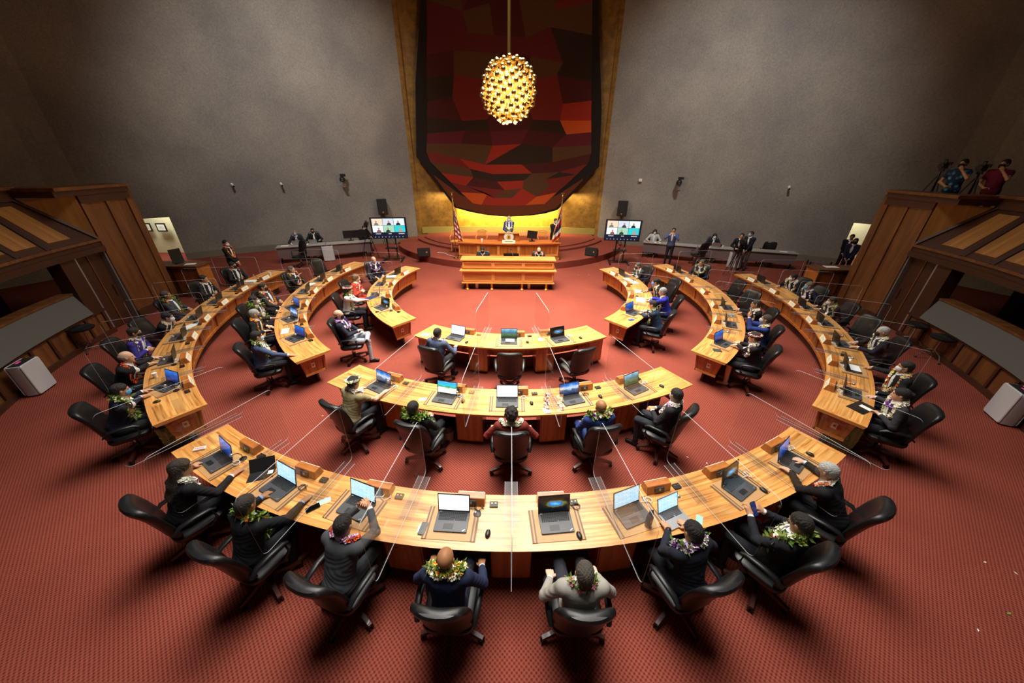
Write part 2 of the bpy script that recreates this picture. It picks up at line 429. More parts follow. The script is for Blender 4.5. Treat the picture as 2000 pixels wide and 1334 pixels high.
def dup(root, loc, rz, label, group=None):
    def rec(o, par):
        c = o.copy(); C.objects.link(c)
        if par is not None: c.parent = par
        for ch in list(o.children): rec(ch, c)
        return c
    r = rec(root, None); r.location = loc; r.rotation_euler = (0, 0, rz); r['label'] = label
    if group: r['group'] = group
    return r


def pol(r, a, z=0.0): return (r * math.cos(rad(a)), r * math.sin(rad(a)), z)


def st(name, mb, parent=None, **kw):
    o = mb.build(name, parent, **kw); o['kind'] = 'structure'; return o


def rrect(w, h, r, n=4):
    """rounded rectangle outline in 2D"""
    P = []
    for cx, cy, a in ((w / 2 - r, h / 2 - r, 0), (-w / 2 + r, h / 2 - r, 90), (-w / 2 + r, -h / 2 + r, 180), (w / 2 - r, -h / 2 + r, 270)):
        for k in range(n + 1): t = rad(a + 90 * k / n); P.append((cx + r * math.cos(t), cy + r * math.sin(t)))
    return P

# ------------------------------------------------------------------ figures: smooth blended volumes meshed as one surface
def V3(*a): return np.array(a, dtype=float)


def unit(v):
    n = np.linalg.norm(v); return v / n if n > 1e-9 else V3(0, 0, 1)


def frame(y, x):
    """columns x,y,z with y exact"""
    y = unit(y); z = unit(np.cross(x, y)); x = np.cross(y, z); return np.stack([x, y, z], 1)


class Fld:
    def __init__(self): self.P = []; self.paint = []

    def cone(self, a, b, ra, rb, lab, k=0.02, flat=None):
        """flat: (axis vector, factor<1) squashes across that axis"""
        self.P.append(('c', np.array(a, float), np.array(b, float), ra, rb, lab, k, flat)); return self

    def ell(self, c, r, lab, k=0.02, R=None):
        self.P.append(('e', np.array(c, float), np.array(r, float), R if R is not None else np.eye(3), None, lab, k, None)); return self

    @staticmethod
    def d(p, X):
        if p[0] == 'c':
            a, b, ra, rb, fl = p[1], p[2], p[3], p[4], p[7]
            ba = b - a; pa = X - a
            h = np.clip(pa @ ba / max(ba @ ba, 1e-9), 0, 1)[..., None]; q = pa - h * ba
            if fl is not None:
                ax, s = fl; t = (q @ ax)[..., None]; q = q + ax * t * (1 / s - 1)
                return (np.sqrt((q * q).sum(-1)) - (ra + (rb - ra) * h[..., 0])) * (s + 1) / 2
            return np.sqrt((q * q).sum(-1)) - (ra + (rb - ra) * h[..., 0])
        q = (X - p[1]) @ p[3]; r = p[2]
        k0 = np.sqrt(((q / r) ** 2).sum(-1)); k1 = np.sqrt(((q / r ** 2) ** 2).sum(-1)) + 1e-9
        return k0 * (k0 - 1) / k1

    def box(self, p, m):
        if p[0] == 'c':
            r = max(p[3], p[4]) + m; return np.minimum(p[1], p[2]) - r, np.maximum(p[1], p[2]) + r
        e = np.sqrt(((p[3] * p[2]) ** 2).sum(1)) + m
        return p[1] - e, p[1] + e

    def hard(self, X):
        return np.min([self.d(p, X) for p in self.P], 0)

    def grid(self, v):
        lo = np.min([self.box(p, 3 * v)[0] for p in self.P], 0); hi = np.max([self.box(p, 3 * v)[1] for p in self.P], 0)
        n = np.ceil((hi - lo) / v).astype(int) + 2
        D = np.full(n, 0.2, dtype=np.float32)
        for p in self.P:
            m = max(3 * v, p[6] * 1.5); a, b = self.box(p, m)
            i0 = np.clip(((a - lo) / v).astype(int), 0, n); i1 = np.clip(((b - lo) / v).astype(int) + 2, 0, n)
            ax = [lo[k] + v * np.arange(i0[k], i1[k]) for k in range(3)]
            X = np.stack(np.meshgrid(*ax, indexing='ij'), -1)
            d = self.d(p, X).astype(np.float32); s = tuple(slice(i0[k], i1[k]) for k in range(3)); o = D[s]
            k = p[6]
            if k > 0:
                h = np.clip(0.5 + 0.5 * (o - d) / k, 0, 1); D[s] = o + (d - o) * h - k * h * (1 - h)
            else: D[s] = np.minimum(o, d)
        return D, lo, v

    def labels(self, X):
        ds = np.stack([self.d(p, X) for p in self.P]); lab = np.array([p[5] for p in self.P], dtype=object)[np.argmin(ds, 0)]
        for p in self.paint:
            lab[self.d(p, X) < 0] = p[5]
        return lab

    def cut(self, fn): self.cutfn = fn

    def mesh(self, name, v, mats, parent=None, noise=0.0, cut=None, relax=1, wr=0):
        D, lo, v = self.grid(v)
        if cut is not None or noise or wr:
            ax = [lo[k] + v * np.arange(D.shape[k]) for k in range(3)]; X = np.stack(np.meshgrid(*ax, indexing='ij'), -1)
            if wr: D = D + 0.0032 * (np.sin(X[..., 0] * 46 + 5 * np.sin(X[..., 2] * 17) + X[..., 1] * 21) * np.sin(X[..., 2] * 58 + X[..., 1] * 33 + 2 * np.sin(X[..., 0] * 14))) * np.clip((wr - X[..., 2]) * 14, 0, 1)
            if noise: D = D + noise * (np.sin(X[..., 0] * 190 + 3 * np.sin(X[..., 2] * 60)) * np.sin(X[..., 1] * 150 + X[..., 2] * 90))
            if cut is not None: D = np.maximum(D, cut(X))
        S = D < 0
        c = [S[i:S.shape[0] - 1 + i, j:S.shape[1] - 1 + j, k:S.shape[2] - 1 + k] for i in (0, 1) for j in (0, 1) for k in (0, 1)]
        cnt = sum(x.astype(np.int8) for x in c); act = (cnt > 0) & (cnt < 8)
        idx = np.argwhere(act); ids = -np.ones(act.shape, dtype=np.int64); ids[act] = np.arange(len(idx))
        acc = np.zeros((len(idx), 3)); num = np.zeros(len(idx)); I, J, K = idx.T
        for (a, b) in [((0, 0, 0), (1, 0, 0)), ((0, 1, 0), (1, 1, 0)), ((0, 0, 1), (1, 0, 1)), ((0, 1, 1), (1, 1, 1)), ((0, 0, 0), (0, 1, 0)), ((1, 0, 0), (1, 1, 0)), ((0, 0, 1), (0, 1, 1)), ((1, 0, 1), (1, 1, 1)), ((0, 0, 0), (0, 0, 1)), ((1, 0, 0), (1, 0, 1)), ((0, 1, 0), (0, 1, 1)), ((1, 1, 0), (1, 1, 1))]:
            da = D[I + a[0], J + a[1], K + a[2]]; db = D[I + b[0], J + b[1], K + b[2]]
            x = (da < 0) != (db < 0); t = np.where(x, da / np.where(x, da - db, 1), 0)
            P = np.array(a, float) + t[:, None] * (np.array(b, float) - np.array(a, float)); acc += P * x[:, None]; num += x
        vert = lo + v * (idx + acc / num[:, None])
        F = []
        for ax in range(3):
            u, w = [(1, 2), (2, 0), (0, 1)][ax]
            sl0 = [slice(None)] * 3; sl1 = [slice(None)] * 3; sl0[ax] = slice(0, -1); sl1[ax] = slice(1, None)
            A = S[tuple(sl0)]; B = S[tuple(sl1)]; e = np.argwhere(A != B)
            e = e[(e[:, u] > 0) & (e[:, w] > 0) & (e[:, u] < S.shape[u] - 1) & (e[:, w] < S.shape[w] - 1)]
            if len(e) == 0: continue
            q = []
            for du, dw in ((0, 0), (1, 0), (1, 1), (0, 1)):
                t = e.copy(); t[:, u] -= du; t[:, w] -= dw; q.append(ids[t[:, 0], t[:, 1], t[:, 2]])
            q = np.stack(q, 1); ins = A[e[:, 0], e[:, 1], e[:, 2]]; q[~ins] = q[~ins][:, ::-1]; F.append(q)
        F = np.concatenate(F); F = F[(F >= 0).all(1)]
        for _ in range(relax):
            s = np.zeros_like(vert); n = np.zeros(len(vert))
            for k in range(4):
                np.add.at(s, F[:, k], vert[F[:, (k + 1) % 4]]); np.add.at(n, F[:, k], 1)
                np.add.at(s, F[:, k], vert[F[:, (k + 3) % 4]]); np.add.at(n, F[:, k], 1)
            vert = vert * 0.5 + 0.5 * s / np.maximum(n, 1)[:, None]
        cen = vert[F].mean(1); lab = self.labels(cen)
        names = list(mats.keys()); mi = np.array([names.index(l) for l in lab])
        me = bpy.data.meshes.new(name); nf = len(F)
        me.vertices.add(len(vert)); me.vertices.foreach_set('co', vert.astype(np.float32).ravel())
        me.loops.add(nf * 4); me.loops.foreach_set('vertex_index', F.astype(np.int32).ravel())
        me.polygons.add(nf); me.polygons.foreach_set('loop_start', np.arange(0, nf * 4, 4, dtype=np.int32))
        try: me.polygons.foreach_set('loop_total', np.full(nf, 4, dtype=np.int32))
        except Exception: pass
        for n_ in names: me.materials.append(mats[n_])
        me.polygons.foreach_set('material_index', mi.astype(np.int32)); me.polygons.foreach_set('use_smooth', np.ones(nf, dtype=bool))
        me.update(calc_edges=True); me.validate()
        o = bpy.data.objects.new(name, me); C.objects.link(o)
        if parent: o.parent = parent
        return o


def bend(p, q):
    return p


def ik(S, W, l1, l2, pole):
    d = W - S; n = np.linalg.norm(d)
    if n > (l1 + l2) * 0.985: W = S + d / n * (l1 + l2) * 0.985; d = W - S; n = np.linalg.norm(d)
    a = math.acos(np.clip((l1 * l1 + n * n - l2 * l2) / (2 * l1 * n), -1, 1)); u = d / n
    p = unit(pole - u * (pole @ u)); return S + u * l1 * math.cos(a) + p * l1 * math.sin(a), W


def hand(f, W, d, nrm, side, curl=0.5, lab='skin', spread=0.06):
    """d: direction of the fingers, nrm: back of the hand, side: +1 thumb towards -x' (right hand)"""
    d = unit(d); nrm = unit(nrm - d * (nrm @ d)); x = np.cross(d, nrm) * side    # x points to the little finger side
    f.cone(W, W + d * 0.03, 0.026, 0.028, lab, 0.012, (nrm, 0.75))
    base = W + d * 0.05
    for i, (ox, ln) in enumerate(((-0.031, 0.070), (-0.0105, 0.078), (0.0105, 0.072), (0.030, 0.056))):
        K = W + d * 0.088 + x * ox - d * abs(ox) * 0.25
        f.cone(W + d * 0.02 + x * ox * 0.55, K, 0.0155, 0.0125, lab, 0.012)
        c1 = curl * 0.55; c2 = curl * 1.3; dx = x * ox * 3.0 * spread * 10
        d1 = unit(d * math.cos(c1) - nrm * math.sin(c1) + dx * 0.4); d2 = unit(d * math.cos(c2) - nrm * math.sin(c2) + dx * 0.4)
        m = K + d1 * ln * 0.55; f.cone(K, m, 0.0095, 0.0088, lab, 0.004); f.cone(m, m + d2 * ln * 0.5, 0.0088, 0.0072, lab, 0.003)
    t0 = W + d * 0.03 - x * 0.026 - nrm * 0.006; t1 = t0 + unit(d * 0.7 - x * 0.7 - nrm * 0.3) * 0.038; t2 = t1 + unit(d * 0.95 - x * 0.2 - nrm * 0.3) * 0.032
    f.cone(t0, t1, 0.015, 0.0115, lab, 0.01); f.cone(t1, t2, 0.0105, 0.0085, lab, 0.003)


SKIN = {'light': (214, 168, 140), 'tan': (196, 144, 110), 'brown': (158, 110, 74), 'pale': (226, 186, 162)}
ARMS = {   # wrist offset from the pelvis: sideways (mirrored), forward, height above the floor; finger direction; curl
    'laptop': ((0.10, 0.40, 0.835), (0.0, 1, -0.25), 0.6), 'desk': ((0.24, 0.40, 0.80), (-0.3, 1, -0.1), 0.3),
    'lap': ((0.13, 0.30, 0.68), (-0.5, 0.9, -0.4), 0.5), 'clasp': ((0.055, 0.26, 0.80), (-0.9, 0.7, 0.0), 0.9),
    'face': ((0.05, 0.36, 1.10), (-0.3, -0.5, 0.9), 1.0), 'phone': ((0.06, 0.36, 0.98), (-0.3, 0.8, 0.5), 0.9),
    'arm': ((0.29, 0.20, 0.74), (0.0, 1, -0.3), 0.5), 'up': ((0.07, 0.33, 1.32), (-0.1, 0.5, 0.9), 0.8),
    'hang': ((0.25, 0.03, 0.76), (0, 0.1, -1), 0.4), 'front': ((0.05, 0.2, 0.86), (-0.7, 0.4, -0.6), 0.7), 'cam': ((0.09, 0.26, 1.46), (-0.3, 0.5, 0.8), 1.0),
    'chest': ((0.07, 0.22, 1.05), (-0.7, 0.3, 0.5), 0.6)}


def person(name, label, loc, rz, coat, pants, skin='tan', hair='short', haircol=(24, 20, 18), shirt=(225, 225, 228), tie=None, lean=10, side=0, turn=0, nod=0,
           arms=('laptop', 'laptop'), stand=False, v=0.009, mask=None, leis=(), crown=None, legs=None, shoes=(22, 20, 20), skirt=False, sleeve='long', size=1.0, twist=0,
           feet=0.0, group=None, watch=False, glasses=False, cuffs=True, vest=False):
    root = thing(name, label, 'person', loc, rz, group)
    f = Fld(); ca, sa = math.cos(rad(lean)), math.sin(rad(lean)); sl = math.sin(rad(side))
    pz = 0.98 if stand else 0.575
    P = V3(0, 0, pz); u = unit(V3(sl, sa, ca)); fw = unit(V3(0, ca, -sa)); X = V3(math.cos(rad(twist)), math.sin(rad(twist)), 0)
    R = np.stack([X, np.cross(u, X), u], 1)
    # torso
    f.ell(P + u * 0.02, (0.175, 0.145, 0.125), 'coat' if not skirt else 'coat', 0.03, R)
    f.ell(P + u * 0.16, (0.160, 0.128, 0.17), 'coat', 0.05, R)
    f.ell(P + u * 0.33, (0.182, 0.122, 0.19), 'coat', 0.06, R)
    f.ell(P + u * 0.43 - fw * 0.015, (0.165, 0.105, 0.10), 'coat', 0.05, R)
    nb = P + u * 0.50; hu = unit(u + V3(0, 0, 0.9) - fw * 0.0); hd0 = nb + hu * 0.155 + fw * 0.02
    S = [P + u * 0.455 + X * s * 0.175 for s in (-1, 1)]
    for s in (0, 1): f.cone(nb - u * 0.025, S[s], 0.055, 0.062, 'coat', 0.05)
    f.cone(nb - u * 0.02, hd0 - hu * 0.05, 0.060, 0.052, 'skin', 0.012)
    # collar
    f.cone(nb - u * 0.015 + X * 0.0, nb + u * 0.022, 0.075, 0.066, 'shirt', 0.01)
    f.paint.append(('e', P + u * 0.37 + fw * 0.135, V3(0.042, 0.06, 0.17), R, None, 'shirt', 0, None))
    if tie: f.paint.append(('e', P + u * 0.33 + fw * 0.15, V3(0.017, 0.08, 0.2), R, None, 'tie', 0, None))
    # arms
    hands = []
    for s in (0, 1):
        sg = (-1, 1)[s]; a = arms[s]
        if isinstance(a, str): a = ARMS[a]
        w0, fd, cu = a; W = V3(w0[0] * sg, w0[1], w0[2]) if len(a) == 3 else V3(*w0)
        if not stand and isinstance(arms[s], str): pass
        pole = V3(sg * 0.8, -0.25, -0.7) if W[2] < 1.0 or stand else V3(sg * 0.45, 0.35, -1)
        El, W = ik(S[s], W, 0.285, 0.255, pole)
        lo = 'coat' if sleeve == 'long' else 'skin'
        f.cone(S[s], S[s] + (El - S[s]) * (0.5 if sleeve == 'short' else 1.0), 0.062, 0.050, 'coat', 0.045)
        if sleeve == 'short': f.cone(S[s] + (El - S[s]) * 0.4, El, 0.043, 0.038, 'skin', 0.01)
        fe = unit(W - El); f.cone(El, W - fe * 0.035, 0.049 if lo == 'coat' else 0.038, 0.038 if lo == 'coat' else 0.028, lo, 0.02)
        if lo == 'coat' and cuffs: f.cone(W - fe * 0.04, W - fe * 0.012, 0.032, 0.032, 'shirt', 0.0)
        f.cone(W - fe * 0.03, W + fe * 0.01, 0.026, 0.024, 'skin', 0.01)
        if watch and s == 0: f.cone(W - fe * 0.012, W - fe * 0.002, 0.033, 0.033, 'shoe', 0.0)
        D = V3(fd[0] * sg, fd[1], fd[2]); D = unit(unit(D) * 0.7 + fe * 0.5)
        nr = V3(0, -0.2, 1) if abs(D[2]) < 0.75 else V3(sg * 0.5, 1 if D[2] > 0 else 0.6, 0)
        hand(f, W, D, nr, sg, cu); hands.append((W, D))
    # legs
    if stand:
        for sg in (-1, 1):
            K = V3(sg * 0.10, 0.03, 0.52); A = V3(sg * 0.11, -0.01, 0.09)
            f.cone(P + V3(sg * 0.085, 0, -0.04), K, 0.088, 0.060, 'pants', 0.04); f.cone(K, A, 0.060, 0.045, 'pants', 0.02)
            f.cone(A + V3(0, -0.02, -0.045), A + V3(sg * 0.02, 0.15, -0.055), 0.042, 0.034, 'shoe', 0.015)
    elif legs == 'crossed':
        H = P + V3(-0.085, 0.04, -0.02); K = V3(-0.02, 0.45, 0.66); A = V3(0.34, 0.46, 0.63)
        f.cone(H, K, 0.085, 0.062, 'pants', 0.04); f.cone(K, A, 0.06, 0.045, 'pants', 0.02); f.cone(A, A + V3(0.1, 0.03, 0.08), 0.04, 0.033, 'shoe', 0.015)
        H = P + V3(0.085, 0.04, -0.02); K = V3(0.14, 0.45, 0.55); A = V3(0.20, 0.46, 0.1)
        f.cone(H, K, 0.085, 0.062, 'pants', 0.04); f.cone(K, A, 0.06, 0.045, 'pants', 0.02); f.cone(A + V3(0, -0.02, -0.045), A + V3(0.02, 0.15, -0.055), 0.042, 0.034, 'shoe', 0.015)
    else:
        for sg in (-1, 1):
            K = V3(sg * 0.12, 0.43, 0.555); A = V3(sg * 0.12, 0.40 + feet, 0.1)
            f.cone(P + V3(sg * 0.085, 0.02, -0.03), K, 0.088, 0.064, 'pants', 0.04)
            f.cone(K, A, 0.058, 0.044, 'skin' if skirt else 'pants', 0.02)
            f.cone(A + V3(0, -0.03, -0.055), A + V3(sg * 0.02, 0.14, -0.06), 0.040, 0.032, 'shoe', 0.015)
    # head
    ty, np_ = rad(turn), rad(nod)
    hf = unit(V3(math.sin(ty) * math.cos(np_), math.cos(ty) * math.cos(np_), -math.sin(np_)))
    hx = unit(np.cross(hf, V3(0, 0, 1))); hz = np.cross(hx, hf); HR = np.stack([hx, hf, hz], 1)
    Hc = hd0
    Q = lambda x, y, z: Hc + HR @ V3(x, y, z)
    f.ell(Q(0, -0.012, 0.030), (0.074, 0.094, 0.083), 'skin', 0.02, HR)
    f.ell(Q(0, 0.026, -0.030), (0.058, 0.066, 0.085), 'skin', 0.03, HR)
    f.ell(Q(0, 0.062, -0.088), (0.026, 0.024, 0.024), 'skin', 0.02, HR)
    f.cone(Q(0, 0.088, 0.012), Q(0, 0.103, -0.028), 0.007, 0.012, 'skin', 0.012)
    for s in (-1, 1):
        f.ell(Q(s * 0.078, -0.004, -0.005), (0.008, 0.018, 0.030), 'skin', 0.006, HR)
        f.ell(Q(s * 0.030, 0.082, 0.028), (0.022, 0.010, 0.007), 'skin', 0.01, HR)
        f.paint.append(('e', Q(s * 0.029, 0.088, 0.010), V3(0.013, 0.02, 0.006), HR, None, 'eye', 0, None))
        f.paint.append(('e', Q(s * 0.030, 0.088, 0.033), V3(0.018, 0.02, 0.004), HR, None, 'hairc', 0, None))
    f.paint.append(('e', Q(0, 0.09, -0.055), V3(0.022, 0.02, 0.005), HR, None, 'lip', 0, None))
    sk = SKIN[skin]
    mats = {'skin': cmat(sk, 0.5, 'skin'), 'coat': cmat(coat), 'pants': cmat(pants), 'shirt': cmat(shirt), 'tie': cmat(tie or (120, 30, 30)),
            'shoe': cmat(shoes, 0.35, 'shoe'), 'eye': cmat((30, 24, 22), 0.3, 'eye'), 'lip': cmat(tuple(int(c * 0.75) for c in sk), 0.5, 'lip'), 'hairc': cmat(haircol, 0.6, 'hair')}
    body = f.mesh('body', v, mats, root, wr=float(nb[2]) - 0.02)
    hm = {'h': cmat(haircol, 0.55, 'hair', 0.5)}
    hv = max(0.0045, v * 0.7)
    if hair != 'bald':
        h = Fld()
        if hair == 'fringe':
            h.ell(Q(0, -0.016, 0.018), (0.0795, 0.100, 0.070), 'h', 0, HR)
            cf = lambda X_: np.maximum(0.0 - (((X_ - Hc) @ HR)[..., 1] * -1 + 0.02), np.maximum(-0.055 - ((X_ - Hc) @ HR)[..., 2], ((X_ - Hc) @ HR)[..., 2] - 0.048))
        else:
            big = {'short': 1.0, 'curly': 1.16, 'long': 1.08, 'bun': 1.03}[hair]
            h.ell(Q(0, -0.016, 0.034), V3(0.080, 0.101, 0.088) * big, 'h', 0.02, HR)
            h.ell(Q(0, -0.05, -0.005), V3(0.070, 0.058, 0.068) * big, 'h', 0.02, HR)
            if hair == 'curly':
                for i in range(26):
                    t = i * 2.4; z = -0.3 + 1.25 * (i / 26); rr = math.sqrt(max(0, 1 - min(1, z * z)))
                    if math.sin(t) * rr > 0.45 and z < 0.75: continue
                    h.ell(Q(0.08 * rr * math.cos(t), -0.02 + 0.095 * rr * math.sin(t), 0.035 + 0.09 * z), (0.026, 0.026, 0.026), 'h', 0.01)
            if hair == 'long':
                for s in (-1, 0, 1):
                    h.cone(Q(s * 0.055, -0.045, 0.0), nb - fw * (0.085 - 0.02 * abs(s)) + X * s * 0.065 - u * 0.05, 0.045, 0.050, 'h', 0.04)
                    h.cone(nb - fw * (0.085 - 0.02 * abs(s)) + X * s * 0.065 - u * 0.05, nb - fw * 0.115 + X * s * 0.06 - u * 0.20, 0.048, 0.03, 'h', 0.04)
            if hair == 'bun': h.ell(Q(0, -0.12, 0.03), (0.04, 0.035, 0.04), 'h', 0.02)

            def cf(X_, long=(hair == 'long')):
                q = (X_ - Hc) @ HR
                face = 1 - np.sqrt((q[..., 0] / 0.068) ** 2 + ((q[..., 1] - 0.115) / 0.085) ** 2 + ((q[..., 2] + 0.030) / 0.100) ** 2)
                r = face * 0.06
                if not long: r = np.maximum(r, np.minimum(-0.062 - q[..., 2], 0.05))
                ear = 0.024 - np.sqrt((np.abs(q[..., 0]) - 0.084) ** 2 + (q[..., 1] - 0.008) ** 2 + (q[..., 2] + 0.012) ** 2)
                return np.maximum(r, ear if not long else r)
        h.mesh('hair', hv, hm, root, noise=0.0028, cut=cf)
    if mask:
        m_ = Fld(); m_.ell(Q(0, 0.030, -0.040), (0.066, 0.082, 0.078), 'm', 0, HR)
        m_.cone(Q(0, 0.095, -0.005), Q(0, 0.098, -0.045), 0.008, 0.018, 'm', 0.02)

        def cm(X_):
            q = (X_ - Hc) @ HR
            return np.maximum(np.maximum(0.045 - q[..., 1], q[..., 2] - 0.002 + 0.0), -0.098 - q[..., 2])
        m_.mesh('face_mask', hv, {'m': cmat(mask, 0.8, 'mask')}, root, cut=cm)
        loops = MB()
        for s in (-1, 1):
            for z0, z1 in ((-0.012, 0.015), (-0.07, -0.03)): loops.tube([Q(s * 0.054, 0.048, z0), Q(s * 0.07, 0.02, (z0 + z1) / 2), Q(s * 0.082, -0.018, z1)], 0.0016, cmat(mask, 0.8, 'mask'), 4)
        loops.build('mask_strap', root)
    if glasses:
        g = MB()
        for s in (-1, 1):
            g.tube([Q(s * 0.030 + 0.022 * math.cos(t), 0.102, 0.010 + 0.016 * math.sin(t)) for t in np.linspace(0, 2 * PI, 11)], 0.002, M['black'], 4)
            g.tube([Q(s * 0.052, 0.1, 0.014), Q(s * 0.08, 0.03, 0.012), Q(s * 0.084, -0.01, 0.004)], 0.002, M['black'], 4)
        g.build('glasses', root)
    for li, spec in enumerate(leis):
        lei(root, f, spec, P, u, fw, X, nb, li)
    if crown:
        garland(root, 'flower_crown', [Q(0.092 * math.cos(t), -0.014 + 0.110 * math.sin(t), 0.068 + 0.01 * math.sin(t)) for t in np.linspace(0, 2 * PI, 25)[:-1]],
                [Q(math.cos(t), math.sin(t), 0.3) - Hc for t in np.linspace(0, 2 * PI, 25)[:-1]], crown, 90, 0.017)
    return root, hands, Q


def flower(mb, c, n, r, m, k=5):
    q = Vector(n).to_track_quat('Z', 'Y'); c = Vector(c); ph = random.random() * 6
    for i in range(k):
        a = ph + 2 * PI * i / k; d = Vector((math.cos(a), math.sin(a), 0.25)); s = Vector((-math.sin(a), math.cos(a), 0)) * 0.42 * r
        mb.face([c, c + q @ (d * r * 0.6 + s), c + q @ (d * r + Vector((0, 0, 0.1 * r))), c + q @ (d * r * 0.6 - s)], m)


def leaf(mb, c, d, n, ln, m):
    c = Vector(c); d = Vector(d).normalized(); n = Vector(n).normalized(); s = d.cross(n).normalized() * ln * 0.2
    mb.face([c, c + d * ln * 0.5 + s + n * ln * 0.06, c + d * ln + n * 0.03 * ln], m); mb.face([c, c + d * ln + n * 0.03 * ln, c + d * ln * 0.5 - s + n * ln * 0.06], m)


FC = {'w': (236, 234, 218), 'y': (232, 196, 70), 'o': (232, 110, 34), 'p': (110, 44, 150), 'k': (206, 96, 140), 'r': (176, 34, 34), 'g': (86, 116, 44), 'G': (126, 150, 62), 'l': (196, 160, 210), 'c': (226, 216, 176)}


def garland(root, name, pts, nrm, cols, n, r):
    mb = MB(); K = len(pts)
    mb_core = [tuple(p) for p in pts]
    for i in range(n):
        t = i / n * K; a = int(t) % K; b = (a + 1) % K; fr = t - int(t); p = np.array(pts[a]) * (1 - fr) + np.array(pts[b]) * fr
        nn = unit(np.array(nrm[a]) * (1 - fr) + np.array(nrm[b]) * fr); j = np.random.RandomState(i * 7 + K).normal(size=3)
        dd = unit(nn * 1.0 + j * 0.7); p = p + dd * r * 0.8; ch = cols[i % len(cols)]; m = cmat(FC[ch], 0.7, 'petal')
        if ch in 'gG':
            for _ in range(2):
                j2 = np.array([random.gauss(0, 1) for _ in range(3)]); leaf(mb, p, unit(j2 + nn * 0.6), dd, r * 2.6, m)
        else: flower(mb, p, dd, r * 1.15, m)
    mb.tube(mb_core + [mb_core[0]], r * 0.55, cmat(FC[cols[0]], 0.8, 'petal'), 6)
    return mb.build(name, root)


def lei(root, f, spec, P, u, fw, X, nb, li):
    """a flower garland lying round the neck and down the chest"""
    cols, n, r, drop, wide = spec; r = r * 1.45
    c0 = nb - u * 0.02; pts = []; nrm = []
    for k in range(28):
        t = 2 * PI * k / 28; s, c = math.sin(t), math.cos(t)       # c=1 at the back
        x = X * s * (0.115 * wide); y = -fw * c * 0.085 + fw * 0.03; dz = -u * (0.0 + drop * max(0, (-c + 0.15) / 1.15) ** 1.1 + 0.02 * abs(s))
        if c < 0: x = x * (1 - 0.25 * (-c))
        p = c0 + x + y + dz; o = unit(p - (P + u * min(0.47, max(0.1, (p - P) @ u))) + u * (0.5 if c > -0.3 else 0.0))
        q = p - o * 0.08
        for _ in range(60):
            if min(f.d(p_, q[None])[0] for p_ in f.P[:8]) > r * 0.45: break
            q = q + o * 0.006
        pts.append(q + u * 0.012 * li); nrm.append(o)
    garland(root, 'lei', pts, nrm, cols, n, r)

# ------------------------------------------------------------------ the setting
CA = (-0.1, 10.7)    # centre of the round dais


def ngon_floor():
    mb = MB(); mb.prism([(22, -16), (22, 14), (-22, 14), (-22, -16)], -0.2, 0, M['carpet']); return mb


st('floor', ngon_floor())
# back walls: gently curved plaster shells left and right of the gold recess
WL = [(-22, -6), (-20.5, -2), (-18.4, 2.2), (-17.9, 3.4), (-17.4, 4.1)], [(-15.64, 5.45), (-14.5, 6.39), (-13, 7.32), (-11, 8.2), (-8.04, 9.15), (-6.6, 9.6), (-5.35, 10.0)]
WR = [(22, -6), (20.5, -2), (18.4, 2.2), (17.9, 3.4), (17.4, 4.1)], [(15.75, 5.5), (14.5, 6.39), (13, 7.32), (11, 8.2), (8.04, 9.15), (6.4, 9.6), (5.1, 10.0)]


def shell(pts, z0, z1, m, t=0.35):
    mb = MB(); n = len(pts); out = []
    for i, p in enumerate(pts):
        a = Vector(pts[max(i - 1, 0)]); b = Vector(pts[min(i + 1, n - 1)]); d = (b - a).normalized(); nn = Vector((-d.y, d.x))
        if nn.dot(Vector(p)) < 0: nn = -nn
        out.append((p[0] + nn.x * t, p[1] + nn.y * t))
    R = []
    for p, q in zip(pts, out): R.append([(p[0], p[1], z0), (p[0], p[1], z1), (q[0], q[1], z1), (q[0], q[1], z0)])
    u = 0
    for k in range(n - 1):
        l = math.dist(pts[k], pts[k + 1]); a, b = R[k], R[k + 1]
        for i in range(4):
            j = (i + 1) % 4; mb.face([a[i], a[j], b[j], b[i]], m, [(u, a[i][2]), (u, a[j][2]), (u + l, b[j][2]), (u + l, b[i][2])])
        u += l
    mb.face(R[0], m); mb.face(R[-1], m)
    return mb


def densify(pts, k=4):
    out = []
    for i in range(len(pts) - 1):
        for j in range(k):
            t = j / k; p0 = pts[max(i - 1, 0)]; p1 = pts[i]; p2 = pts[i + 1]; p3 = pts[min(i + 2, len(pts) - 1)]
            out.append(tuple(0.5 * (2 * p1[c] + (p2[c] - p0[c]) * t + (2 * p0[c] - 5 * p1[c] + 4 * p2[c] - p3[c]) * t * t + (3 * p1[c] - p0[c] - 3 * p2[c] + p3[c]) * t ** 3) for c in (0, 1)))
    return out + [pts[-1]]


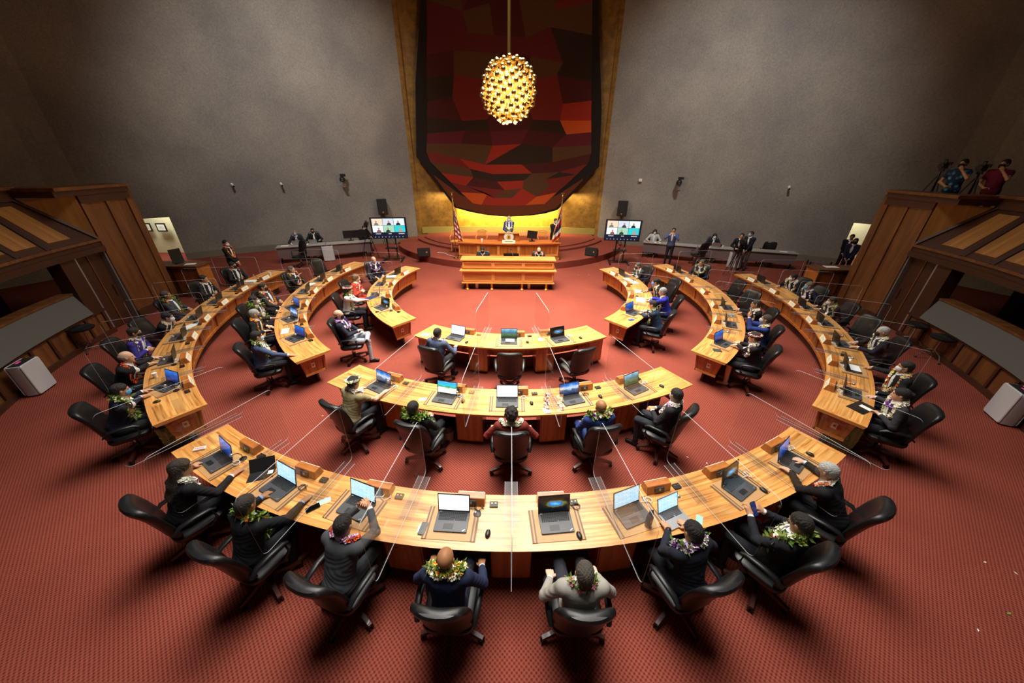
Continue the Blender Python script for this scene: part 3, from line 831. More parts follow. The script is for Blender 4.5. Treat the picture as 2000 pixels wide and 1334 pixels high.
for side, (A, B) in (('left', WL), ('right', WR)):
    B2 = densify(B)
    o = st('wall_' + side, shell(B2, 0, 13, M['plaster']))
    st('wall_side_' + side, shell(A, 0, 13, M['plaster']))
    st('wall_above_door_' + side, shell([A[-1], B[0]], 1.95, 13, M['plaster']))
    off = []
    for i, p in enumerate(B2):
        a = Vector(B2[max(i - 1, 0)]); b = Vector(B2[min(i + 1, len(B2) - 1)]); d = (b - a).normalized(); nn = Vector((-d.y, d.x))
        if nn.dot(Vector(p)) > 0: nn = -nn
        off.append((p[0] + nn.x * 0.04, p[1] + nn.y * 0.04))
    st('baseboard_' + side, shell(off, 0, 0.30, M['baseboard'], 0.045))
    # door alcove: a lit cream room seen through the opening
    s = -1 if side == 'left' else 1
    p, q = Vector(A[-1]), Vector(B[0])
    back = [(p.x + s * 0.6, p.y + 0.2), (p.x + s * 3.0, p.y + 1.2), (p.x + s * 3.0, p.y + 2.55), (q.x + s * -0.3, q.y + 1.45), (q.x + s * 0.35, q.y + 0.5)]
    rm = shell(back, 0, 3.0, M['cream'], 0.1); st('wall_alcove_' + side, rm)
    c = MB(); c.prism(back, 3.0, 3.1, M['cream']); st('ceiling_alcove_' + side, c)
    area('alcove_lamp', ((p.x + q.x) / 2 + s * 0.3, p.y + 1.6, 2.9), 0.9, 60, (1, 0.97, 0.84), ((p.x + q.x) / 2 + s * 0.3, p.y + 2.3, 0))
c = MB(); c.prism([(23, -17), (23, 15), (-23, 15), (-23, -17)], 13, 13.3, mat('ceiling_dark', (60, 56, 52), 0.9)); st('ceiling', c)
c = MB(); c.box((0, -14.5, 6.5), (46, 0.3, 13.4), M['plaster']); st('wall_back', c)
# gold recess
G = [(-5.35, 10.0), (-5.3, 10.15), (-4.4, 10.3), (-3.25, 10.5)], [(-3.25, 10.5), (-2.0, 10.62), (-0.2, 10.68), (1.6, 10.62), (2.75, 10.5)], [(2.75, 10.5), (4.0, 10.3), (5.05, 10.15), (5.1, 10.0)]
for nm, g in zip(('wall_gold_left', 'wall_gold_center', 'wall_gold_right'), G): st(nm, shell(densify(g), 0, 13, M['goldwall' if 'center' not in nm else 'goldlit'], 0.2))
st('baseboard_center', shell([(x, y - 0.05) for g in (G[0][1:], G[1][1:], G[2][1:3]) for x, y in g], 0.45, 0.80, mat('baseboard_ochre', (150, 140, 74), 0.8), 0.05))

# dais: a broad round step, the platform behind it and short steps at both ends


def arcpoly(c, R, x0, x1, yback, n=28):
    P = []
    for k in range(n + 1):
        x = x0 + (x1 - x0) * k / n; P.append((x, c[1] - math.sqrt(max(0, R * R - (x - c[0]) ** 2))))
    return P + [(x1, yback), (x0, yback)]


mb = MB(); mb.prism(arcpoly(CA, 6.68, -6.05, 5.85, 10.9), 0.001, 0.30, M['carpet']); st('floor_dais_step', mb, bevel=0.0)
mb = MB(); mb.prism([(-6.5, 9.05), (-6.05, 8.6), (-6.05, 10.4), (-6.5, 10.1)], 0.001, 0.15, M['carpet']); st('floor_dais_side_step', mb)
mb = MB(); mb.prism([(6.3, 9.05), (5.85, 8.6), (5.85, 10.4), (6.3, 10.1)], 0.001, 0.15, M['carpet']); st('floor_dais_side_step', mb)
mb = MB(); mb.prism(arcpoly((-0.1, 11.9), 6.0, -5.3, 5.1, 10.9), 0.30, 0.40, M['carpet']); st('floor_platform', mb)
mb = MB(); mb.prism(arcpoly((-0.1, 11.9), 5.6, -4.95, 4.75, 10.9), 0.40, 0.46, M['carpet']); st('floor_platform_top', mb)

# light strip behind the lower rim of the hanging
area('cove_strip', (-0.2, 10.15, 2.1), 5.4, 420, (1.0, 0.80, 0.36), (-0.2, 10.6, 1.0), 'RECT', 0.12)
area('cove_strip', (-4.1, 9.9, 2.6), 1.4, 22, (1.0, 0.80, 0.36), (-4.3, 10.4, 1.0), 'RECT', 0.12)
area('cove_strip', (3.8, 9.9, 2.6), 1.4, 22, (1.0, 0.80, 0.36), (4.0, 10.4, 1.0), 'RECT', 0.12)

# ------------------------------------------------------------------ big woven hanging


def hanging():
    t = thing('wall_hanging', 'huge dark red and orange patchwork tapestry with black rim on the gold wall', 'tapestry', (-0.17, 9.75, 0))
    rim = [(-3.60, 13.0), (-3.98, 10.7), (-4.6, 7.67), (-4.94, 4.48), (-4.41, 3.83), (-3.04, 1.94), (-2.2, 1.72), (-1.22, 1.56), (-0.02, 1.48), (1.3, 1.56), (2.1, 1.68), (2.76, 1.87), (4.86, 4.1), (4.67, 6.61), (3.98, 10.7), (3.65, 13.0)]
    mr = mat('rim_black_wool', (24, 15, 11), 0.95)
    cv = lambda x: 0.0    # slightly cupped towards the room
    mb = MB(); mb.loft([[(x, 0, z) for x, z in rim], [(x, 0.22, z) for x, z in rim]], mr); mb.build('rim', t)
    hem = [(-4.10, 3.60), (-2.95, 2.0), (-1.4, 1.62), (0, 1.52), (1.4, 1.62), (2.65, 1.95), (4.05, 3.42), (2.6, 2.78), (1.3, 2.36), (0, 2.26), (-1.3, 2.36), (-2.6, 2.78)]
    mh = mat('hem_brown_wool', (98, 44, 16), 0.95, var=0.15, scale=20)
    mb = MB()
    nb = len(hem) // 2
    lo = hem[:7]; up = [(-4.15, 3.42)] + hem[7:][::-1][0:0]
    upp = [(-4.10, 3.62), (-2.7, 2.62), (-1.5, 2.2), (0, 2.06), (1.5, 2.22), (2.7, 2.66), (4.05, 3.50)]
    for k in range(6): mb.face([(lo[k][0], cv(lo[k][0]) - 0.02, lo[k][1]), (lo[k + 1][0], cv(lo[k + 1][0]) - 0.02, lo[k + 1][1]), (upp[k + 1][0], cv(upp[k + 1][0]) - 0.02, upp[k + 1][1]), (upp[k][0], cv(upp[k][0]) - 0.02, upp[k][1])], mh)
    mb.build('hem', t)
    rnd = random.Random(21)
    cols = {'k': (44, 28, 19), 'b': (82, 52, 28), 'm': (108, 30, 24), 'r': (148, 38, 22), 'o': (188, 76, 22), 'd': (70, 20, 20), 'p': (88, 23, 32)}
    wm = {k: mat('wool_' + k, c, 0.97, var=0.22, scale=25, bump=0.4, bscale=120) for k, c in cols.items()}
    mb = MB()
    zs = [13.0, 11.7, 10.6, 9.6, 8.7, 7.8, 7.0, 6.25, 5.6, 5.05, 4.5, 4.05, 3.65, 3.3, 2.9, 2.42]
    half = lambda z: 4.42 - (z - 4.0) * 0.105 if z > 4.2 else max(1.7, 4.42 - (4.2 - z) * 1.35)
    nx = 5; G_ = []
    for i, z in enumerate(zs):
        row = []
        for j in range(nx + 1):
            x = (j / nx * 2 - 1) * half(z); bow = 0.0 if z > 4.6 else (x / 4.3) ** 2 * 0.55
            jx = rnd.uniform(-0.45, 0.45) if 0 < j < nx else 0; jz = rnd.uniform(-0.28, 0.28) * (min(1, (zs[i - 1] - zs[i]) * 1.0 if i < 9 else .3) if 0 < i < len(zs) - 1 else 0)
            if j in (0, nx): jz *= 0.4
            row.append((x + jx, z + jz + bow - (0.35 if z < 4.6 else 0)))
        G_.append(row)
    palettes = ['kdbm', 'dmbp', 'dpkb', 'kbdp', 'kmdb', 'omdk', 'bdmr', 'odkr', 'rdbp', 'kbmr', 'dkrm', 'rmbk', 'mrdb', 'brbm', 'obrb']
    for i in range(len(zs) - 1):
        for j in range(nx):
            q = [G_[i][j], G_[i][j + 1], G_[i + 1][j + 1], G_[i + 1][j]]
            pts = [(x, cv(x) - 0.03, z) for x, z in q]
            if rnd.random() < 0.5: tri = ([0, 1, 2], [0, 2, 3])
            else: tri = ([0, 1, 3], [1, 2, 3])
            if i == len(zs) - 2:
                for tr in tri: mb.face([pts[a] for a in tr], wm['r' if 0 < j < nx - 1 else 'o'])
                continue
            c1 = rnd.choice(palettes[i]); c2 = c1 if rnd.random() < 0.72 else rnd.choice(palettes[i])
            for tr, cc in zip(tri, (c1, c2)): mb.face([pts[a] for a in tr], wm[cc])
    mb.build('patchwork', t)


hanging()

# ------------------------------------------------------------------ chandelier


def chandelier():
    t = thing('chandelier', 'round golden chandelier bristling with small globes hanging from a long rod', 'chandelier', (-0.1, 1.0, 6.17))
    MB().cyl((0, 0, 0.5), (0, 0, 6.9), 0.045, m=M['brass'], n=10).build('rod', t, smooth=True)
    core = emis('lamp_core', (255, 190, 84), 1.5)
    MB().sphere((0, 0, 0), 0.52, core, 24, 14).build('glowing_core', t, smooth=True)
    gl = mat('globe_gold', (196, 160, 96), 0.22, 0.95)
    proto = None; rest = MB(); n = 190; out = []
    for i in range(n):
        z = 1 - 2 * (i + 0.5) / n; r = math.sqrt(1 - z * z); a = i * 2.39996; d = Vector((r * math.cos(a), r * math.sin(a), z)); out.append(d)
    vd = Vector((0, -12.2, -1.6)).normalized(); out.sort(key=lambda d: -d.dot(vd))
    sp = MB(); sp.cyl((0, 0, 0.45), (0, 0, 0.72), 0.018, m=M['brass'], n=6).sphere((0, 0, 0.75), 0.070, gl, 12, 8)
    bulb = emis('bulb', (255, 214, 130), 4.0); sp.sphere((0.07, 0.03, 0.54), 0.036, bulb, 8, 5)
    for i, d in enumerate(out):
        k = 1.0 + 0.06 * math.sin(i * 3.1); q = d.to_track_quat('Z', 'Y')
        if i < 100:
            if proto is None: proto = sp.build('globe', t, smooth=True); o = proto
            else: o = proto.copy(); C.objects.link(o); o.parent = t
            o.rotation_mode = 'QUATERNION'; o.rotation_quaternion = q; o.scale = (1, 1, k)
        else:
            rest.cyl(q @ Vector((0, 0, 0.45)), q @ Vector((0, 0, 0.72)), 0.018, m=M['brass'], n=6)
            rest.sphere(q @ Vector((0, 0, 0.75 * k)), 0.070, gl, 10, 6); rest.sphere(q @ Vector((0.07, 0.03, 0.54)), 0.036, bulb, 6, 4)
    o = rest.build('far_globes', t, smooth=True); o['kind'] = 'stuff'
    l = bpy.data.lights.new('chandelier_light', 'POINT'); l.energy = 620; l.color = (1, 0.76, 0.42); l.shadow_soft_size = 0.9
    lo = bpy.data.objects.new('chandelier_light', l); C.objects.link(lo); lo.location = (-0.1, 1.0, 5.0)


chandelier()

# ------------------------------------------------------------------ side galleries (wood, round front of radius 11.5)


def gallery(s):
    side = 'left' if s < 0 else 'right'
    A = (lambda a: 179.8 + a) if s < 0 else (lambda a: 1.2 - a)     # a: degrees from the end corner towards the camera
    W, D, F = M['wall_wood'], M['wall_wood_dark'], M['soffit_wood']
    ps = lambda r, a, z: pol(r, A(a), z)

    def sec(mb, r0, r1, a0, a1, z0, z1, m, **kw): mb.sector(r0, r1, A(a0), A(a1), z0, z1, m, n=max(2, int((a1 - a0) / 1.5)), **kw)
    mb = MB(); sec(mb, 11.5, 11.9, 0, 7.2, 0, 3.55, W)
    for a0, a1 in ((0, 0.6), (3.2, 3.7), (6.7, 7.2)): sec(mb, 11.46, 11.5, a0, a1, 0, 3.55, W)
    sec(mb, 11.45, 11.5, 0, 7.2, 3.3, 3.55, D); sec(mb, 11.45, 11.5, 0, 7.2, 0, 0.25, D)
    e0 = Vector(ps(11.5, 0, 0)); e1 = Vector(ps(13.6, 0, 0))
    st('wall_panel_' + side, mb)
    mb = MB(); mb.box(((e0 + e1) / 2 + Vector((0, 0.06, 1.78))), ((e1 - e0).length, 0.12, 3.55), W); st('wall_end_' + side, mb)
    # door beside the panel
    mb = MB(); sec(mb, 11.62, 11.68, 7.3, 11.6, 0.02, 2.04, D); sec(mb, 11.60, 11.62, 9.3, 9.45, 0.02, 2.04, W); dr = st('door_1' if s < 0 else 'door_2', mb)
    mb = MB(); mb.cyl(ps(11.58, 8.0, 0.85), ps(11.58, 8.0, 1.15), 0.015, m=M['chrome']); mb.build('door_handle', dr)
    mb = MB(); sec(mb, 11.5, 11.7, 7.2, 7.4, 0, 2.1, M['silver']); sec(mb, 11.5, 11.7, 11.5, 11.7, 0, 2.1, M['silver']); st('trim_door_' + side, mb)
    # low front wall of the gallery with a padded band
    mb = MB(); sec(mb, 11.5, 11.75, 11.7, 46, 0, 0.70, W)
    for k in range(12): sec(mb, 11.46, 11.5, 12 + k * 2.9, 12.35 + k * 2.9, 0.12, 0.68, D)
    sec(mb, 11.45, 11.5, 11.7, 46, 0, 0.12, D); sec(mb, 11.46, 11.5, 11.7, 46, 0.64, 0.70, D); st('wall_gallery_front_' + side, mb)
    mb = MB(); sec(mb, 11.62, 11.8, 13.8, 46, 0.70, 1.24, M['pad'], r0b=11.42); o = st('trim_pad_' + side, mb)
    mb = MB(); sec(mb, 11.6, 11.9, 11.7, 46, 1.24, 1.29, W); st('trim_ledge_' + side, mb)
    mb = MB(); sec(mb, 11.5, 11.8, 11.7, 13.8, 0, 2.1, D); sec(mb, 11.55, 11.75, 27.5, 28.3, 1.25, 2.1, M['fascia']); st('trim_post_' + side, mb)
    # beam, sloped panelled soffit, parapet
    mb = MB(); sec(mb, 11.42, 12.2, 7.2, 46, 2.08, 2.22, D); sec(mb, 11.48, 12.2, 7.2, 46, 2.22, 2.36, D); sec(mb, 11.44, 11.5, 7.2, 46, 2.34, 2.40, W); st('trim_beam_' + side, mb)
    mb = MB(); sl = lambda t, a, o=0.0: Vector(ps(11.5 + 0.85 * t - o * 0.8, a, 2.38 + 1.07 * t + o * 0.6))
    aC, aT = 7.2, 10.2
    mb.face([ps(11.5, aC, 2.36), ps(11.5, aC, 3.5), sl(1, aT)], F, [(0, 0), (0, 1.1), (.9, 1.1)])        # triangular cheek
    edges = [(aC, aT)] + [(aT + 3.9 * k, aT + 3.9 * k) for k in range(1, 10)]
    mb.face([sl(0, aC), sl(1, aT), sl(1, aT + .01), sl(0, aC + .01)], D)
    for (b0, t0), (b1, t1) in zip(edges[:-1], edges[1:]):
        mb.face([sl(0, b0), sl(0, b1), sl(1, t1), sl(1, t0)], D, [(0, 0), (.8, 0), (.8, 1.3), (0, 1.3)])
        lerp = lambda p, q, f: p + (q - p) * f
        bb0, bb1 = lerp(b0, b1, .16), lerp(b0, b1, .86); tt0, tt1 = lerp(t0, t1, .14 if t0 == b0 else .30), lerp(t0, t1, .86)
        if t0 != b0: bb0 = lerp(b0, b1, 0.42)
        m1 = lambda t: lerp(bb0, tt0, t); m2 = lambda t: lerp(bb1, tt1, t)
        q = [sl(.12, m1(.12), .035), sl(.12, m2(.12), .035), sl(.88, m2(.88), .035), sl(.88, m1(.88), .035)]
        mb.face(q, F, [(0, 0), (.6, 0), (.6, 1.1), (0, 1.1)])
        q0 = [sl(.10, m1(.1) - .1), sl(.10, m2(.1) + .1), sl(.90, m2(.9) + .1), sl(.90, m1(.9) - .1)]
        for i in range(4): j = (i + 1) % 4; mb.face([q0[i], q0[j], q[j], q[i]], W)
        mb.cyl(sl(0, b0, .02), sl(1, t0, .02), 0.05, m=D, n=4)
    st('wall_soffit_' + side, mb)
    mb = MB(); sec(mb, 12.3, 12.5, aT - 0.3, 46, 3.43, 3.68, D); sec(mb, 12.22, 12.55, aT - .5, 46, 3.68, 3.75, W)
    sec(mb, 11.42, 11.95, -0.1, 7.0, 3.50, 3.64, D); sec(mb, 11.36, 12.0, -0.2, 7.0, 3.64, 3.71, W); sec(mb, 11.42, 12.5, 7.0, aT, 3.50, 3.64, D); sec(mb, 11.36, 12.55, 7.0, aT, 3.64, 3.72, W); st('trim_parapet_' + side, mb)
    mb = MB(); sec(mb, 12.5, 16.5, .6, 46, 2.70, 2.80, D); sec(mb, 11.92, 12.5, .6, 7, 2.70, 2.80, D); sec(mb, 11.95, 16.5, 7.2, 46, -0.001, 0.02, M['carpet']); sec(mb, 14.8, 14.9, 7, 46, 0, 2.7, D)
    st('floor_gallery_' + side, mb)


gallery(-1); gallery(1)

# ------------------------------------------------------------------ curved desks
HW = 0.70  # desk depth


def desk(label, r0, a0, a1, bays, kind, r1=None, group=None):
    r1 = r1 or r0 + HW
    t = thing('curved_desk', label, 'desk', (0, 0, 0)); n = max(6, int((a1 - a0) / 1.2))
    db = math.degrees(0.06 / r0)
    mb = MB(); mb.sector(r0 + 0.06, r1 - 0.06, a0 + db, a1 - db, 0.715, 0.758, M['desktop'], n=n); mb.build('desktop', t)
    mb = MB(); mb.sector(r0, r0 + 0.06, a0, a1, 0.705, 0.76, M['trim'], n=n, r0b=r0 + 0.025); mb.sector(r1 - 0.06, r1, a0, a1, 0.705, 0.76, M['trim'], n=n, r1b=r1 - 0.025)
    mb.sector(r0 + 0.06, r1 - 0.06, a0, a0 + db, 0.705, 0.76, M['trim'], n=1); mb.sector(r0 + 0.06, r1 - 0.06, a1 - db, a1, 0.705, 0.76, M['trim'], n=1); mb.build('edge_trim', t)
    # front skirt with recessed panels; the ring side faces the middle of the room
    f0 = r0 + 0.09; mb = MB(); dd = math.degrees(0.12 / r0)
    mb.sector(f0 + 0.03, f0 + 0.06, a0 + dd, a1 - dd, 0.30, 0.705, M['fascia'], n=n, r0b=f0 + 0.09, r1b=f0 + 0.12)
    nb = bays; w = (a1 - a0 - 2 * dd) / nb
    for k in range(nb + 1):
        a = a0 + dd + w * k; e = math.degrees(0.022 / r0); mb.sector(f0, f0 + 0.035, a - e if k else a, a + e if k < nb else a, 0.30, 0.705, M['fascia'], n=1, r0b=f0 + 0.06, r1b=f0 + 0.09)
    mb.sector(f0 - 0.005, f0 + 0.035, a0 + dd, a1 - dd, 0.66, 0.705, M['fascia'], n=n); mb.sector(f0 + 0.05, f0 + 0.10, a0 + dd, a1 - dd, 0.27, 0.325, M['fascia'], n=n)
    mb.build('front_skirt', t)
    mb = MB(); mb.sector(f0 + 0.20, f0 + 0.24, a0 + dd * 2, a1 - dd * 2, 0, 0.30, M['wall_wood_dark'], n=n); mb.build('plinth', t)
    ends = []
    for aa, s in ((a0, 1), (a1, -1)):
        mb = MB(); d2 = math.degrees(0.04 / r0) * s
        q0, q1 = sorted((aa + dd * s, aa + dd * s + d2)); mb.sector(f0 + 0.03, r1 - 0.10, q0, q1, 0.30, 0.705, M['fascia'], n=1, r0b=f0 + 0.09, r1b=r1 - 0.16)
        q0, q1 = sorted((aa + dd * s - d2 * .35, aa + dd * s)); mb.sector(f0 + 0.02, r1 - 0.09, q0, q1, 0.655, 0.705, M['fascia'], n=1); mb.sector(f0 + 0.08, r1 - 0.15, q0, q1, 0.28, 0.33, M['trim'], n=1)
        o = mb.build('end_panel', t); ends.append((o, aa + dd * s - d2 * 0.2, s))
        if kind == 'side':
            p = Vector(pol(r1 - 0.34, aa + dd * s - d2 * 0.1, 0.50)); u = MB(); R = Matrix.Rotation(rad(aa), 3, 'Z')
            u.box(p, (0.075, 0.012, 0.115), M['offwhite'], R); u.box(p - R @ Vector((0, 0.008 * s, 0)), (0.03, 0.012, 0.03), M['ink'], R); u.build('outlet_plate', o)
    return t


def pedestals(t, r1, angs, wd=0.46):
    for a in angs:
        w = math.degrees(wd / 2 / r1); mb = MB(); mb.sector(r1 - 0.52, r1 - 0.10, a - w, a + w, 0.08, 0.70, M['fascia'], n=3)
        mb.sector(r1 - 0.50, r1 - 0.14, a - w * .9, a + w * .9, 0.0, 0.08, M['wall_wood_dark'], n=2); mb.sector(r1 - 0.10, r1 - 0.085, a - w * .92, a + w * .92, 0.12, 0.66, M['fascia'], n=3); mb.build('pedestal', t)


d = desk('long curved koa desk nearest the camera with eight workplaces', 8.26, -122, -57.5, 8, 'mid'); pedestals(d, 8.96, [-113.9, -97.7, -89.7, -81.8, -65.6])
d = desk('curved koa desk of the middle ring with five laptops, centre segment', 6.04, -120, -59.6, 5, 'mid', 6.76); pedestals(d, 6.76, [-107.7, -95.8, -83.5, -71.6])
d = desk('short curved koa desk of the inner ring facing the clerks bench', 3.80, -120, -59.7, 3, 'mid', 4.52); pedestals(d, 4.52, [-117, -99.5, -79.5, -62.5], 0.44)
desk('outer ring curved desk on the side of the white framed certificates', 8.26, -188, -127.9, 7, 'side', 8.95)
desk('middle ring curved desk between the outer desk and the inner desk, certificates side', 6.04, -202, -130, 6, 'side', 6.76)
desk('inner ring curved desk on the side of the american flag', 3.80, -206, -130.2, 4, 'side', 4.52)
desk('outer ring curved desk in front of the two uniformed guards', 8.26, -51.1, 8.5, 7, 'side', 8.97)
desk('middle ring curved desk on the side of the striped state flag', 6.02, -48.7, 22.5, 6, 'side', 6.76)
desk('inner ring curved desk on the side of the striped state flag', 3.76, -49.2, 27.4, 4, 'side', 4.48)

# ------------------------------------------------------------------ office chair


def superring(w, t, z, yc, bulge, n=28, p=3.2):
    out = []
    for k in range(n):
        a = 2 * PI * k / n; c, s = math.cos(a), math.sin(a); x = math.copysign(abs(c) ** (2 / p), c) * w; y = math.copysign(abs(s) ** (2 / p), s) * t
        out.append((x, yc + y + bulge * (x * x), z))
    return out


def make_chair():
    t = thing('office_chair', 'x', 'chair')
    mb = MB(); R = []
    for z, w, th, yc in ((0.46, .05, .02, -.20), (0.465, .20, .035, -.205), (0.52, .245, .045, -.215), (0.68, .262, .048, -.245), (0.86, .268, .046, -.29), (0.97, .262, .050, -.325), (1.04, .252, .058, -.350), (1.085, .225, .055, -.362), (1.11, .17, .035, -.366), (1.115, .05, .01, -.366)):
        R.append(superring(w, th, z, yc, 0.9))
    mb.loft(R, M['leather']); mb.build('backrest', t, smooth=True)
    mb = MB(); R = []
    for z, w, d in ((0.385, .20, .20), (0.395, .245, .245), (0.43, .265, .26), (0.465, .262, .258), (0.482, .24, .24), (0.488, .12, .12)):
        R.append([(x, y + 0.02, z_) for x, y, z_ in superring(w, d, z, 0, 0, p=4.5)])
    mb.loft(R, M['leather']); mb.build('seat', t, smooth=True)
    for s in (-1, 1):
        mb = MB(); P = [(s * .27, -.22, .60), (s * .285, -.14, .675), (s * .292, 0, .690), (s * .290, .14, .675), (s * .282, .20, .63)]
        rings = []
        for i, p in enumerate(P):
            dd = Vector(P[min(i + 1, 4)]) - Vector(P[max(i - 1, 0)]); q = dd.to_track_quat('Z', 'Y'); k = (.7, 1, 1, 1, .6)[i]
            rings.append([Vector(p) + Matrix.Rotation(0, 3, 'X') @ (q @ Vector((0.0, 0, 0))) + Vector((math.cos(a) * .034 * k, 0, 0)) + (q @ Vector((0, 1, 0))) * math.sin(a) * .019 * k for a in np.linspace(0, 2 * PI, 13)[:-1]])
        mb.loft(rings, M['leather'])
        mb.tube([(s * .285, .16, .64), (s * .30, .17, .52), (s * .275, .10, .42), (s * .20, .05, .39)], [.016, .018, .018, .016], M['leather'], 8)
        mb.build('armrest', t, smooth=True)
    mb = MB(); mb.cyl((0, 0, .16), (0, 0, .39), .028, m=M['chrome'], n=12); mb.cyl((0, 0, .08), (0, 0, .22), .045, .038, M['caster'], 12); mb.box((0, 0, .375), (.24, .2, .04), M['caster']); mb.build('column', t, smooth=True)
    for k in range(5):
        a = rad(90 + 72 * k + 36); c, s = math.cos(a), math.sin(a); q = Vector((-s, c, 0))
        mb = MB(); rings = []
        for r, w, z, h in ((.02, .035, .125, .05), (.12, .034, .125, .045), (.25, .028, .10, .032), (.34, .026, .085, .028)):
            p = Vector((c * r, s * r, z)); rings.append([p + q * w + Vector((0, 0, -h / 2)), p + q * w * .7 + Vector((0, 0, h / 2)), p - q * w * .7 + Vector((0, 0, h / 2)), p - q * w + Vector((0, 0, -h / 2))])
        mb.loft(rings, M['base_wood']); lg = mb.build('base_leg', t)
        mb = MB(); p = Vector((c * .32, s * .32, .032))
        for o in (-.017, .017): mb.cyl(p + q * (o - .009), p + q * (o + .009), .031, m=M['caster'], n=12)
        mb.cyl(p + Vector((0, 0, .01)), p + Vector((0, 0, .055)), .012, m=M['chrome'], n=8); mb.box(p + Vector((0, 0, .022)), (.03, .03, .03), M['caster'], Matrix.Rotation(a, 3, 'Z'))
        mb.build('caster', lg, smooth=True)
    return t


CH = make_chair(); CH_used = [False]


def place(proto, used, loc, rz, label, group=None):
    if not used[0]:
        used[0] = True; proto.location = loc; proto.rotation_euler = (0, 0, rz); proto['label'] = label
        if group: proto['group'] = group
        return proto
    return dup(proto, loc, rz, label, group)


def chair(x, y, rz, label): return place(CH, CH_used, (x, y, 0), rz, label, 'black leather swivel chairs')

# ------------------------------------------------------------------ desk things


_lap = {}


def laptop(loc, rz, label, scr='page', tilt=15, w=0.375, dp=0.255, silver=False, group='open laptops on the curved desks'):
    key = (scr, tilt, w, silver)
    if key in _lap: return dup(_lap[key], loc, rz, label, group)
    t = thing('laptop', label, 'laptop', loc, rz, group); _lap[key] = t
    body = M['silver'] if silver else M['darkgrey']
    mb = MB(); mb.prism(rrect(w, dp, .012, 3), 0, .018, body); b = mb.build('base', t)
    mb = MB(); kw = (w - .05) / 15
    for r in range(6):
        for c_ in range(15):
            if r == 0 and 3 < c_ < 9:
                if c_ == 4: mb.box((0 - .03, -.0 + .015, .0195), (kw * 4.6, .012, .004), M['key'])
                continue
            mb.box((-w / 2 + .025 + kw * (c_ + .5), .015 + r * .0175, .0195), (kw * .82, .0135, .004), M['key'] if not silver else M['darkgrey'])
    mb.build('keyboard', b)
    mb = MB(); mb.box((-.03, -.066, .0185), (.11, .065, .0015), M['black'] if not silver else M['silver']); mb.build('touchpad', b)
    if not silver:
        mb = MB(); mb.cyl((-.03, .032, .02), (-.03, .032, .0245), .004, m=mat('red_nub', (190, 30, 30)), n=8); mb.build('pointing_stick', b)
        mb = MB(); mb.box((w / 2 - .035, -.105, .0185), (.035, .008, .0015), M['silver'], Matrix.Rotation(.6, 3, 'Z')); mb.build('badge', b)
        mb = MB(); mb.box((-w / 2 + .035, .115, .0185), (.03, .008, .001), M['white']); mb.build('sticker', b)
    R = Matrix.Rotation(rad(-tilt), 3, 'X'); h = dp * .94; hinge = Vector((0, dp / 2 - .006, .018))
    mb = MB(); mb.box(hinge + R @ Vector((0, 0, h / 2)), (w, .008, h), M['black'] if not silver else M['silver'], R)
    mb.cyl(hinge + Vector((-w * .4, 0, 0)), hinge + Vector((w * .4, 0, 0)), .007, m=body, n=8); lid = mb.build('lid', t)
    mb = MB(); mg = .011; y = -.0048
    q = [hinge + R @ Vector((x, y, z)) for x, z in ((-w / 2 + mg, .022), (w / 2 - mg, .022), (w / 2 - mg, h - mg), (-w / 2 + mg, h - mg))]
    mb.face(q, M['scr_' + scr], [(0, 0), (1, 0), (1, 1), (0, 1)]); mb.build('display', lid)
    return t


def nameplate(r, a, label, flip=False):
    """wedge shaped wooden block with a white card on the side facing the middle of the room"""
    if 'np' in _lap: return dup(_lap['np'], pol(r, a, .76), rad(a + 90), label, 'wooden name blocks')
    t = thing('nameplate_block', label, 'nameplate', pol(r, a, .76), rad(a + 90), 'wooden name blocks'); _lap['np'] = t
    mb = MB(); w = .33; pr = [(-.075, 0), (.075, 0), (.040, .115), (-.050, .115)]
    mb.loft([[(-w / 2, y, z) for y, z in pr], [(w / 2, y, z) for y, z in pr]], M['box_wood']); b = mb.build('block', t, bevel=.004)
    sl = Vector((0, .035, -.115)).normalized(); R = Matrix(((1, 0, 0), (0, .9567, .2912 * 1), (0, -.2912, .9567)))
    ang = math.atan2(.035, .115); R = Matrix.Rotation(ang, 3, 'X'); c0 = Vector((0, .0595, .0585))
    mb = MB(); mb.box(c0, (.318, .008, .106), M['offwhite'], R); cd_ = mb.build('card', t)
    mb = MB()
    for k in range(3): mb.box(c0 + R @ Vector((0, .0045, .018 - .018 * k)), (.20 - .03 * (k % 2), .001, .004), M['ink'], R)
    mb.build('lettering', cd_)
    mb = MB(); mb.box((.0, -.066, .055), (.13, .02, .06), M['darkgrey'], Matrix.Rotation(-.2, 3, 'X')); mb.box((0, -.078, .06), (.03, .006, .03), M['silver'], Matrix.Rotation(-.2, 3, 'X')); mb.build('socket_panel', t)
    return t


def microphone(r, a, label):
    if 'mic' in _lap: return dup(_lap['mic'], pol(r, a, .76), rad(a + 90), label, 'desk microphones')
    t = thing('microphone', label, 'microphone', pol(r, a, .76), rad(a + 90), 'desk microphones'); _lap['mic'] = t
    mb = MB(); mb.lathe([(.001, 0), (.045, 0), (.045, .012), (.02, .02), (.001, .02)], M['black'], n=16); mb.build('foot', t, smooth=True)
    mb = MB(); mb.tube([(0, 0, .015), (0, 0, .08), (0, -.03, .13), (0, -.08, .155)], .005, M['black'], 6); mb.build('gooseneck', t, smooth=True)
    mb = MB(); mb.sphere((0, -.10, .16), .022, M['silver'], 10, 6, (1, 1.2, 1)); mb.build('windscreen', t, smooth=True)
    return t


